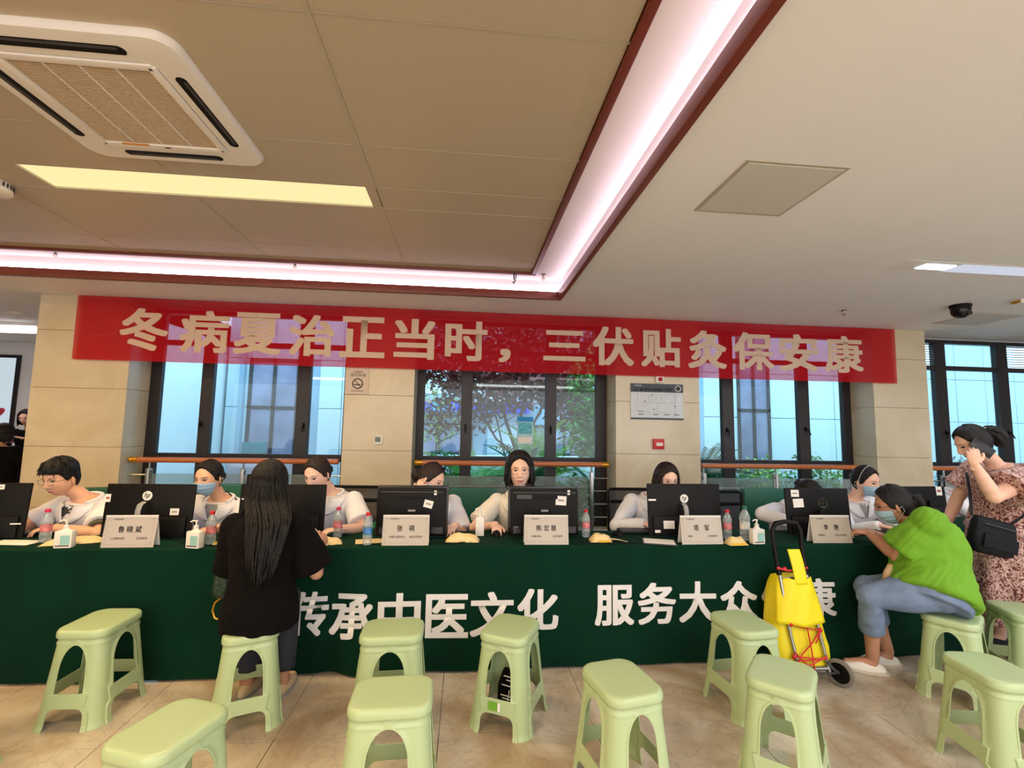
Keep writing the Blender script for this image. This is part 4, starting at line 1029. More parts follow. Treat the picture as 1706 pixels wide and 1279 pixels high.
def build_trolley():
    t = thing('shopping_trolley', 'yellow fabric shopping trolley with red cords leaning on the green table', 'trolley', (2.10, 2.80, 0))
    A = Vector((.02, 0, 0)); 
    yb = lambda z: -.05+z*.17  # frame leans towards the table
    # tubes
    for s in (-1, 1):
        MB().tube([(s*.095+.02, yb(.07), .07), (s*.095-.01, yb(.3), .3), (s*.09-.03, yb(.6), .6), (s*.09-.04, yb(.80), .80)], .0095, 10).build('frame_tube', M_steel, t)
    MB().tube([(-.13, yb(.60)-.005, .62), (-.13, yb(.8), .78), (-.135, yb(.86), .88), (-.105, yb(.9), .925), (-.04, yb(.91), .935), (.035, yb(.9), .925), (.058, yb(.86), .88), (.052, yb(.78), .78), (.05, yb(.6)-.005, .62)], .0145, 12).build('handle', M_black, t)
    MB().tube([(-.11, yb(.60), .60), (.075, yb(.60), .60)], .007, 8).tube([(-.09, yb(.1), .10), (.125, yb(.1), .10)], .009, 8).build('cross_tube', M_steel, t)
    # bag behind the tubes
    rows = [(.0, .06, .105, .15, .07), (.0, .065, .12, .17, .085), (0, .07, .2, .185, .10), (-.005, .085, .32, .165, .10), (-.01, .10, .45, .135, .095), (-.015, .115, .54, .11, .085), (-.018, .12, .585, .098, .07), (-.018, .12, .60, .085, .05)]
    rows = [(a, yb(z)+.016+hy*.98, z, hx, hy) for a, _, z, hx, hy in rows]
    R2 = []
    for a, b in zip(rows[:-1], rows[1:]):
        for k in range(4): R2.append(tuple(a[i]+(b[i]-a[i])*k/4 for i in range(5)))
    R2.append(rows[-1])
    m = bag_shell(MB(), R2, 48, 3.2); wrinkle(m, .006, 14); m.build('bag', M_yellow, t, sharp=0)
    # front cover flap over the upper half in front of the tubes
    def flap(u, v):
        z = .60-.26*v; hw = .118+.045*v
        return (-.016+(u-.5)*2*hw+.0*v, yb(z)-.018-.012*math.sin(u*math.pi)+.004*math.sin(u*14+v*4)+abs(u-.5)**3*.3, z+.006*math.sin(u*9))
    m = MB(); m.grid(flap, 24, 12)
    o = m.build('cover_flap', M_yellow, t, sharp=0); md = o.modifiers.new('s', 'SOLIDIFY'); md.thickness = .002
    m = MB(); m.grid(lambda u, v: (-.066+.082*u+.022*v, yb(.78-.2*v)-.030-.008*math.sin(v*3), .775-.205*v), 6, 14)
    o = m.build('strap', M_yellow, t, 'wide yellow strap over the top', sharp=0); md = o.modifiers.new('s', 'SOLIDIFY'); md.thickness = .003
    # red cords
    c = MB()
    y = lambda z: yb(z)-.014
    for a, b in (((-.10, .345), (.085, .31)), ((-.02, .345), (.02, .33)), ((.085, .31), (-.06, .18)), ((-.06, .18), (-.105, .13)), ((-.09, .175), (.10, .155)), ((-.09, .15), (.10, .165)), ((0, .345), (.01, .08)), ((-.105, .2), (.0, .10)), ((.085, .31), (.04, .24)), ((-.08, .11), (.1, .17))):
        c.tube([(a[0], y(a[1]), a[1]), ((a[0]+b[0])/2, y((a[1]+b[1])/2)-.004, (a[1]+b[1])/2-.004), (b[0], y(b[1]), b[1])], .0042, 6)
    c.build('red_cord', M_red, t)
    for s in ((-.10, .345), (.085, .31), (-.105, .17), (-.13, .66), (.052, .66), (-.09, .655)): MB().ball((s[0], y(s[1])+.004, s[1]), (.014, .012, .014), 10, 8).build('red_clip', M_red, t)
    MB().tube([(-.13, y(.66), .66), (-.08, y(.65)-.01, .65), (.05, y(.66), .65)], .006, 6).build('red_tie', M_red, t)
    # axle and wheels (angled)
    for s, x in ((-1, -.14), (1, .17)):
        MM = Matrix.Translation((x, -.045, .078)) @ Matrix.Rotation(R(28), 4, 'Z') @ Matrix.Rotation(R(90), 4, 'Y')
        tyre = [(.058, -.012), (.068, -.013), (.076, -.008), (.078, 0), (.076, .008), (.068, .013), (.058, .012)]
        v = []; f = []; n = 36
        for r_, z in tyre:
            for j in range(n): a = 2*math.pi*j/n; v.append((r_*math.cos(a), r_*math.sin(a), z))
        k = len(tyre)
        for i in range(k):
            for j in range(n): f.append((i*n+j, i*n+(j+1) % n, ((i+1) % k)*n+(j+1) % n, ((i+1) % k)*n+j))
        w_ = MB().raw(v, f, MM).build('wheel', M_rubber, t)
        h = MB(); h.lathe([(.0, -.011), (.014, -.013), (.014, .013), (0, .012)], n=16, M=MM)
        for q in range(5):
            a = 2*math.pi*q/5; h.box(.008, .06, -.009, .009, -.005, .005, .002, MM @ Matrix.Rotation(a, 4, 'Z'))
        h.lathe([(.0, -.003), (.057, -.003), (.057, .003), (0, .003)], n=24, M=MM); h.build('hub', M_black, w_)
    MB().tube([(-.14, -.045, .078), (.17, -.045, .078)], .006, 8).tube([(.10, yb(.13), .14), (.13, -.05, .10), (.165, -.048, .08)], .009, 8).tube([(-.09, yb(.13), .14), (-.12, -.05, .10), (-.138, -.048, .08)], .009, 8).build('axle', M_dgrey, t)
build_trolley()
def build_bags():
    t = thing('printed_bag', 'small black bag with white print standing under a pale green stool', 'bag', (.30, 2.70, 0), R(-20))
    m = bag_shell(MB(), [(0, 0, .002, .08, .045), (0, 0, .03, .088, .05), (0, 0, .1, .085, .04), (.005, 0, .16, .07, .025), (.008, 0, .185, .06, .012)], 32, 3.4); wrinkle(m, .006, 20); m.build('bag', M_blackcloth, t, sharp=0)
    p = MB()
    for (z, dx, ww) in ((.165, .0, .09), (.145, .01, .08), (.12, -.005, .1), (.07, .0, .12), (.055, .0, .1), (.04, 0, .12)): p.tube([(dx-ww/2, -.054+z*.07, z), (dx, -.058+z*.07, z-.004), (dx+ww/2, -.050+z*.07, z+.004)], .0028, 5)
    p.tube([(-.02, -.054, .03), (-.01, -.056, .1)], .0028, 5).tube([(.03, -.05, .11), (.01, -.052, .16)], .0028, 5)
    p.build('print', M_paper, t)
build_bags()

# ================================================================== COURTYARD OUTSIDE
def build_outside():
    s = struct('ground_courtyard'); MB().box(-16, 18, 6.02, 16, -.2, -.05).build('ground', mat('courtyard_soil', (120, 130, 100), .9, var=.2, scale=2), s)
    MB().box(-14, 9.2, 6.0, 6.15, 2.95, 3.1).build('eaves', M_facade2, s)
    def facade(name, label, x0, x1, y, ztop, cols, rows, wins, m):
        t = thing(name, label, 'building', ((x0+x1)/2, y, 0)); cx = (x0+x1)/2
        MB().box(x0-cx, x1-cx, .03, .4, 0, ztop).build('wall', M_facade2, t)
        dx = (x1-x0)/cols; dz = ztop/rows
        for i in range(cols):
            for j in range(rows):
                a, b, c, d = x0+i*dx, x0+(i+1)*dx, j*dz, (j+1)*dz
                if any(a < w_[1]-.02 and b > w_[0]+.02 and c < w_[3] and d > w_[2] for w_ in wins): continue
                MB().box(a-cx+.006, b-cx-.006, 0, .03, c+.006, d-.006, .004, seg=1).build('wall_panel', m, t)
        for (a, b, c, d) in wins:
            f = MB().box(a-cx, a-cx+.06, -.02, .06, c, d).box(b-cx-.06, b-cx, -.02, .06, c, d).box(a-cx, b-cx, -.02, .06, c, c+.06).box(a-cx, b-cx, -.02, .06, d-.06, d).box(a-cx, b-cx, -.02, .05, (c+d)/2-.03, (c+d)/2+.03).box((a+b)/2-cx-.03, (a+b)/2-cx+.03, -.02, .05, c, d).build('window', M_dgrey, t)
            MB().box(a-cx+.05, b-cx-.05, .0, .02, c+.05, d-.05).build('pane', mat('far_pane_mauve', (150, 146, 168), .15, var=.3, scale=2), f)
        return t
    a = facade('annex_wall', 'pale blue annex wall with a grey window seen through the first window', -4.36, -1.9, 9.0, 5.4, 6, 6, [(-3.97, -3.07, .9, 2.7)], M_facade)
    MB().box(-.97, -.89, -.1, 0, 0, 5.4).build('downpipe', M_facade2, a)
    t = thing('equipment_box', 'small teal box on a pinkish ledge by the annex window', 'box', (-3.62, 8.7, .86)); MB().box(-.22, .12, -.1, .1, .0, .32, .01).build('box', mat('teal_box', (30, 120, 130), .5), t)
    t = thing('ledge', 'pinkish ledge below the annex window', 'ledge', (-3.3, 8.64, 0)); MB().box(-.7, .75, -.2, .2, 0, .86, .01).build('block', mat('pink_ledge', (206, 180, 186), .7), t)
    facade('annex_wall', 'pale wall with a narrow window seen through the third and fourth windows', 4.75, 16.0, 9.0, 5.4, 16, 6, [(5.45, 6.15, .3, 3.6)], M_facade)
    t = facade('ward_building', 'white building with a blue sign band across the courtyard', -1.9, 4.75, 13.0, 5.6, 8, 7, [(-1.6, .2, .0, 1.6), (1.9, 3.6, 0, 1.6), (-1.6, .2, 3.2, 4.6), (1.9, 3.6, 3.2, 4.6)], mat('white_tiles', (222, 230, 236), .6))
    MB().box(-3.2, .25, -.6, -.02, 1.90, 2.16, .01).build('sign_band', mat('royal_blue_band', (40, 50, 200), .5, var=.15, scale=2), t, 'blue sign band')
    MB().box(-2.3, -1.9, -.61, -.6, 1.92, 2.14).box(-.9, -.7, -.61, -.6, 1.92, 2.14).build('sign_panel', mat('sky_blue_band', (70, 160, 225), .4), t)
    MB().box(-3.3, .5, -.6, -.02, 2.16, 2.22).build('canopy_edge', mat('canopy_pink', (190, 150, 150), .7), t)
    # trees
    def leaves(mb, c, rad, n, sz, rng, flat=1.0):
        for _ in range(n):
            while True:
                p = Vector((rng.uniform(-1, 1), rng.uniform(-1, 1), rng.uniform(-1, 1)))
                if p.length < 1: break
            q = Vector((c[0]+p.x*rad[0], c[1]+p.y*rad[1], c[2]+p.z*rad[2]))
            d = Vector((rng.uniform(-1, 1), rng.uniform(-1, 1), rng.uniform(-.8, .4))).normalized(); x, y, z = frame_from(d)
            L = sz*rng.uniform(.7, 1.3); W = L*.22
            mb.raw([q, q+d*L*.5+x*W+y*W*.3, q+d*L, q+d*L*.5-x*W+y*W*.3], [(0, 1, 2), (0, 2, 3)])
        return mb
    def tree(loc, lb, mleaf, blobs, branches, seed, sz=.11, name='tree'):
        rng = random.Random(seed); t = thing(name, lb, 'tree', loc)
        m = MB(); tips = []
        for br in branches:
            pts = [Vector(p) for p in br[0]]; k = len(pts)
            m.tube(pts, [br[1]*(1-.7*i/(k-1)) for i in range(k)], 8); tips.append(pts[-1])
            for q in range(br[2]):
                a = pts[min(k-2, 1+q % max(1, k-2))].lerp(pts[-1], rng.random()*.6); d = Vector((rng.uniform(-1, 1), rng.uniform(-.6, .6), rng.uniform(.1, 1))).normalized()
                m.tube([a, a+d*.28+Vector((0, 0, .04)), a+d*.55+Vector((rng.uniform(-.1, .1), 0, .12))], [.016, .01, .003], 5)
        m.build('trunk', M_bark, t)
        lv = MB()
        for (c, r_, n) in blobs: leaves(lv, c, r_, n, sz, rng)
        o = lv.build('foliage', mleaf, t, recalc=False, sharp=0); o['kind'] = 'stuff'
    tree((1.0, 8.3, -.05), 'russet leaved tree with dark spreading branches outside the second window', M_leafr,
         [((-.9, 0, 2.9), (1.4, .5, .75), 4200), ((.5, .1, 2.9), (1.1, .5, .8), 3000), ((-.3, 0, 2.25), (1.2, .4, .4), 1500), ((.9, 0, 2.0), (.5, .3, .5), 800), ((-1.1, .3, 1.8), (.7, .3, .4), 350)],
         [([(0, 0, 0), (-.04, 0, .7), (-.1, 0, 1.15)], .06, 0), ([(-.1, 0, 1.15), (-.3, 0, 1.7), (-.42, .05, 2.3), (-.7, 0, 3)], .035, 8), ([(-.1, 0, 1.15), (-.02, 0, 1.8), (.1, .1, 2.4), (.2, .1, 3.1)], .035, 9), ([(-.06, 0, 1.0), (.18, 0, 1.6), (.5, .1, 2.2), (.8, .1, 2.8)], .03, 7), ([(-.1, 0, 1.1), (-.45, 0, 1.35), (-.8, .1, 1.9), (-1.3, .1, 2.5)], .026, 7), ([(0, 0, .6), (-.3, .1, 1.1), (-.5, .1, 1.9), (-.5, .1, 2.6)], .022, 6)], 5, .13)
    tree((2.35, 8.0, -.05), 'loose green tree near the right side of the second window', M_leafg,
         [((0, 0, 2.3), (.6, .4, .8), 2200), ((-.1, 0, 1.5), (.6, .3, .5), 1200)], [([(0, 0, 0), (.03, 0, 1), (-.03, 0, 2.2), (0, 0, 3)], .035, 9)], 6, .12)
    tree((-.55, 9.2, -.05), 'pale green sapling behind the left pane of the second window', M_leafy, [((0, 0, 1.9), (.6, .4, .7), 450)], [([(0, 0, 0), (0, 0, 1.2), (.1, 0, 2.3)], .025, 8)], 8, .09)
    # cycads / palms
    fronds = {}
    def frond_mesh(L, key, m):
        if key in fronds: return fronds[key]
        mb = MB(); n = 26; pts = []
        for i in range(n+1):
            u = i/n; pts.append(Vector((L*(u*.92), 0, L*(.55*u-.75*u*u))))
        mb.tube(pts, [.009*(1-.7*i/n) for i in range(n+1)], 5)
        for i in range(2, n+1):
            u = i/n; w_ = L*.30*math.sin(min(1, u*1.25+.15)*math.pi*.86)+.02
            for sd in (-1, 1):
                p = pts[i]; d = Vector((.45, sd, -.18)).normalized(); e = p+d*w_
                mb.raw([p, p+d*w_*.5+Vector((.013, 0, .006)), e, p+d*w_*.5-Vector((.013, 0, -.006))], [(0, 1, 2), (0, 2, 3)])
        fronds[key] = mb.mesh('frond', m, recalc=False, sharp=0); return fronds[key]
    def cycad(loc, lb, L, n, m, h=.4, seed=1, up=.5):
        rng = random.Random(seed); t = thing('cycad', lb, 'plant', loc)
        MB().lathe([(.07, 0), (.09, h*.4), (.08, h), (.03, h+.05)], n=10).build('trunk', M_bark, t)
        me = frond_mesh(L, (L, m.name), m)
        for k in range(n):
            o = link('frond', me, t); o.location = (0, 0, h)
            o.rotation_euler = (rng.uniform(-.2, .2), -rng.uniform(up*.2, up*1.7), 2*math.pi*k/n+rng.uniform(-.2, .2)); o.scale = [rng.uniform(.8, 1.1)]*3
    cycad((.15, 7.3, -.05), 'large green cycad low in the middle of the second window', 1.15, 22, M_leafg, .45, 2, .6)
    cycad((.95, 7.1, -.05), 'deep green cycad beside the tree trunk in the second window', .95, 20, M_leafd, .45, 3, .8)
    cycad((1.25, 7.9, -.05), 'lime cycad behind the blue notice in the second window', 1.3, 18, M_leafy, .6, 4, 1.0)
    cycad((2.0, 7.2, -.05), 'deep green cycad in the right pane of the second window', .8, 18, M_leafd, .4, 5, .7)
    cycad((3.65, 7.0, -.05), 'deep green cycad in the left pane of the third window', .95, 22, M_leafd, .55, 6, .9)
    def shrub(loc, lb, r_, n, m, seed, sz=.08):
        rng = random.Random(seed); t = thing('shrub', lb, 'plant', loc)
        MB().tube([(0, 0, 0), (.02, 0, r_[2]*.8), (-.02, 0, r_[2]*1.4)], [.02, .012, .004], 6).build('stem', M_bark, t)
        o = leaves(MB(), (0, 0, r_[2]), r_, n, sz, rng).build('foliage', m, t, recalc=False, sharp=0); o['kind'] = 'stuff'
    shrub((-.35, 7.6, -.05), 'dark conifer-like shrub in the left pane of the second window', (.25, .2, .62), 900, M_leafd, 11, .06)
    shrub((-.05, 7.9, -.05), 'second dark shrub beside the conifer-like one', (.2, .2, .6), 700, M_leafd, 12, .06)
    for i, (x, y, r0, r2, m, lb) in enumerate(((4.3, 7.4, .4, .6, M_leafd, 'deep green round shrub in the third window left of the wide pane'), (5.0, 7.6, .5, .58, M_leafy, 'lime shrub in the middle of the third window'), (5.7, 7.4, .45, .64, M_leafg, 'mid green shrub at the right of the wide pane'), (6.35, 7.6, .4, .55, M_leafy, 'lime shrub behind the narrow right pane of the third window'), (1.6, 7.0, .35, .45, M_leafg, 'mid green shrub below the blue notice'), (8.2, 7.2, .3, .62, M_leafd, 'deep green shrub in the fourth window'), (.55, 6.9, .35, .4, M_leafd, 'low green shrub under the large cycad'), (-.3, 6.8, .3, .42, M_leafd, 'low green shrub at the left of the second window'))):
        shrub((x, y, -.05), lb, (r0, .3, r2), 1100, m, 20+i)
    t = thing('planter_wall', 'low white planter wall behind the courtyard shrubs', 'wall', (3.0, 10.4, -.05)); MB().box(-4.8, 1.6, -.1, .1, 0, .95, .01).build('wall', M_facade, t)
build_outside()

# ================================================================== PEOPLE
def sm(x, a, b):
    t = np.clip((x-a)/(b-a), 0, 1); return t*t*(3-2*t)
def head_pts(S, feat=True, fat=0.0):
    """S: (n,3) unit directions, face towards -Y. Returns surface points of a head about 23 cm tall"""
    sx, sy, sz = S[:, 0], S[:, 1], S[:, 2]
    x = .074*sx; y = .093*sy; z = .115*sz
    low = sm(-z, .0, .115)
    x = x*(1-(.30-fat)*low**1.3)*(1+.04*sm(z, .0, .05)*(1-sm(z, .07, .11)))
    back = sm(sy, -.1, .8)
    y = y*(1-.42*low*back)+.004*back
    front = sm(-sy, .25, .8)
    y = np.where(sy < 0, y*(1-.03*sm(z, .05, .11)), y)
    if not feat: return np.stack([x, y, z], 1)
    ax = np.abs(x); g = lambda v, c, s: np.exp(-((v-c)/s)**2)
    dy = np.zeros_like(x)
    prof = np.interp(z, [-.047, -.040, -.034, -.026, -.010, .006, .022, .034], [0, .012, .022, .022, .014, .0075, .003, 0])
    wn = np.interp(z, [-.05, -.03, .0, .03], [.0145, .014, .0095, .011])
    dy -= prof*np.exp(-(x/wn)**2)
    dy += .0075*g(ax, .031, .015)*g(z, .008, .012)
    dy -= .003*g(z, .030, .010)*sm(.06-ax, 0, .03)
    dy -= .004*g(ax, .040, .02)*g(z, -.025, .02)
    dy -= .0065*g(x, 0, .021)*(g(z, -.0585, .0055)+g(z, -.070, .0065))
    dy += .004*g(x, 0, .024)*g(z, -.0645, .0028)
    dy += .003*g(z, -.082, .007)*g(x, 0, .02)
    dy -= .007*g(x, 0, .022)*g(z, -.102, .014)
    y = y+dy*front
    return np.stack([x, y, z], 1)
def sph_dirs(nu, nv):
    th = (np.arange(nv+1))/nv*math.pi; ph = np.arange(nu)/nu*2*math.pi
    T, P = np.meshgrid(th, ph, indexing='ij')
    return np.stack([np.sin(T)*np.sin(P), -np.sin(T)*np.cos(P), np.cos(T)], -1).reshape(-1, 3)
def sph_faces(nu, nv): return [(i*nu+j, (i+1)*nu+j, (i+1)*nu+(j+1) % nu, i*nu+(j+1) % nu) for i in range(nv) for j in range(nu)]
HD = sph_dirs(96, 80); HF = sph_faces(96, 80)
def hair_shell(line, thick, nu=80, nv=64, flare=None, part=None, seed=0):
    """line: hairline height by angle from the front; thick: thickness by (phi, z)"""
    D = sph_dirs(nu, nv); P = head_pts(D, False); ph = np.abs(np.arctan2(D[:, 0], -D[:, 1]))
    zl = np.interp(ph, *line); s = sm(P[:, 2], zl-.006, zl+.008)
    t = thick(ph, P[:, 2]) if callable(thick) else np.full(len(ph), thick)
    strand = .0016*np.sin(np.arctan2(D[:, 0], -D[:, 1])*31+5*D[:, 2])+.001*np.sin(np.arctan2(D[:, 0], -D[:, 1])*67)
    if part is not None: t = t-.006*np.exp(-((P[:, 0]-part)/.006)**2)*sm(-D[:, 1], -.2, .3)*sm(P[:, 2], .05, .09)
    off = -.02*(1-s)+(t+strand)*s
    n = D/np.linalg.norm(D, axis=1, keepdims=True)
    Q = P+n*off[:, None]
    if flare is not None: Q = flare(Q, ph, s)
    return Q, sph_faces(nu, nv)
STD = ([0, .2, .45, .6, .8, .95, 1.05, 1.25, 1.5, 1.75, 2.1, 3.15], [.083, .079, .076, .066, .056, .036, .030, -.008, -.018, -.04, -.085, -.10])

def hand_mesh(curl=.35, pinch=False):
    key = ('hand', curl, pinch)
    if key in CACHE: return CACHE[key]
    m = MB()
    m.ball((0, .045, 0), (.040, .048, .0145), 20, 12); m.ball((-.004, .015, 0), (.030, .03, .017), 16, 10)
    m.tube([(0, -.05, 0), (0, -.01, 0), (0, .02, 0)], [.0255, .0255, .025], 14, flat=.72)
    for i, (x, L, yy) in enumerate(((.030, .070, .080), (.010, .079, .087), (-.010, .073, .085), (-.028, .058, .076))):
        c = curl*(1+.12*i); p = Vector((x, yy-.015, .002)); a = 0; pts = [Vector((x*.9, .045, .002)), p]
        for k, f in enumerate((.46, .31, .23)):
            a += c*(.75, 1.1, .8)[k]; p = p+Vector((x*.12*f, math.cos(a), -math.sin(a)))*L*f; pts.append(p.copy())
        m.tube(pts, [.0095, .0092, .0086, .0078, .0066], 10); m.ball(pts[-1], .0066, 10, 8)
    th = [Vector((.022, .012, -.002)), Vector((.043, .035, -.008)), Vector((.056, .058, -.014)), Vector((.058 if not pinch else .046, .080, -.022))]
    m.tube(th, [.014, .0125, .0105, .0085], 10); m.ball(th[-1], .0085, 10, 8)
    me = remesh(m, .0034, 2); n = len(me.vertices); v = np.empty(n*3); me.vertices.foreach_get('co', v)
    CACHE[key] = (v.reshape(-1, 3), [tuple(p.vertices) for p in me.polygons]); bpy.data.meshes.remove(me); return CACHE[key]
CACHE = {}
def remesh(mb, vox, smooth=3):
    me = bpy.data.meshes.new('r'); me.from_pydata([tuple(p) for p in mb.v], [], mb.f)
    bm = bmesh.new(); bm.from_mesh(me); bmesh.ops.recalc_face_normals(bm, faces=bm.faces); bm.to_mesh(me); bm.free()
    o = bpy.data.objects.new('r', me); col.objects.link(o)
    md = o.modifiers.new('r', 'REMESH'); md.mode = 'VOXEL'; md.voxel_size = vox
    if smooth: s = o.modifiers.new('s', 'SMOOTH'); s.iterations = smooth; s.factor = .5
    out = apply_mods(o); bpy.data.objects.remove(o); bpy.data.meshes.remove(me); return out

def ik(a, b, l1, l2, pole):
    d = b-a; L = min(d.length, (l1+l2)*.995); d.normalize()
    x = (l1*l1-l2*l2+L*L)/(2*L); h = math.sqrt(max(0, l1*l1-x*x))
    pl = pole-d*pole.dot(d); pl.normalize()
    return a+d*x+pl*h, a+d*L

class Torso:
    """rings along a curved spine; s 0 (hips) .. 1 (base of neck)"""
    def __init__(t, pel, neck, yaw, bulge=0, wide=1.0, deep=1.0, nyaw=None):
        t.p, t.n, t.yaw, t.nyaw = Vector(pel), Vector(neck), yaw, yaw if nyaw is None else nyaw
        t.wide, t.deep = wide, deep
        f = Vector((math.sin(yaw), -math.cos(yaw), 0)); t.mid = (t.p+t.n)/2-f*bulge
    def c(t, s): return t.p*(1-s)**2+t.mid*2*s*(1-s)+t.n*s*s if 0 <= s <= 1 else (t.p+(t.p-t.c(.05))*(-s/.05) if s < 0 else t.n+(t.n-t.c(.95))*((s-1)/.05))
    def frame(t, s):
        s = max(0, min(1, s)); a = (t.c(min(1, s+.05))-t.c(max(0, s-.05))).normalized(); y = t.yaw+(t.nyaw-t.yaw)*s
        r = Vector((math.cos(y), math.sin(y), 0)); r = (r-a*r.dot(a)).normalized(); f = r.cross(a)*-1
        if f.dot(Vector((math.sin(y), -math.cos(y), 0))) < 0: f = -f
        return r, f, a
    def size(t, s):
        S = [-.25, -.1, 0, .15, .35, .6, .78, .88, .94, 1.0, 1.06]
        W = [.17, .172, .17, .158, .142, .16, .172, .165, .135, .075, .058]
        D = [.12, .13, .128, .118, .108, .118, .115, .10, .085, .066, .056]
        return np.interp(s, S, W)*t.wide, np.interp(s, S, D)*t.deep
    def pt(t, s, ang, off=0):
        """ang 0 = front, +90 = the figure's local +X side"""
        r, f, a = t.frame(s); w_, d = t.size(s); c = t.c(s)
        ca, sa = math.cos(ang), math.sin(ang); e = 2/2.4
        return c+f*((d+off)*math.copysign(abs(ca)**e, ca))+r*((w_+off)*math.copysign(abs(sa)**e, sa))
    def mesh(t, mb, s0, s1, off, n=28, k=18):
        v = []
        for i in range(k+1):
            s = s0+(s1-s0)*i/k; o = off(s) if callable(off) else off
            for j in range(n): v.append(t.pt(s, 2*math.pi*j/n, o))
        f = [(i*n+j, i*n+(j+1) % n, (i+1)*n+(j+1) % n, (i+1)*n+j) for i in range(k) for j in range(n)]
        f += [tuple(range(n-1, -1, -1)), tuple(k*n+j for j in range(n))]
        mb.raw(v, f)

def wrinkle_mesh(me, amp, scale, seed, stretch=(1, 1, .8)):
    n = len(me.vertices); co = np.empty(n*3); me.vertices.foreach_get('co', co); co = co.reshape(-1, 3)
    no = np.empty(n*3); me.vertices.foreach_get('normal', no); no = no.reshape(-1, 3)
    q = co*np.array(stretch)*scale+seed
    # folds: ridged sums of warped sines
    w1 = np.sin(q[:, 0]*1.7+2*np.sin(q[:, 2]*1.1+seed))+np.sin(q[:, 1]*2.1+q[:, 2]*1.6+1.7*np.sin(q[:, 0]*.9))
    w2 = np.sin(q[:, 2]*2.9+2.2*np.sin(q[:, 0]*1.3+q[:, 1]))+np.sin((q[:, 0]+q[:, 1])*3.1+seed)
    w3 = np.sin(q[:, 0]*4.1-q[:, 2]*3.3+2.5*np.sin(q[:, 1]*1.9+q[:, 2]))
    h = (1-np.abs(w1)*.5)*.6+w2*.22+np.abs(w3)*.3
    co += no*(amp*h)[:, None]
    me.vertices.foreach_set('co', co.ravel()); me.update()

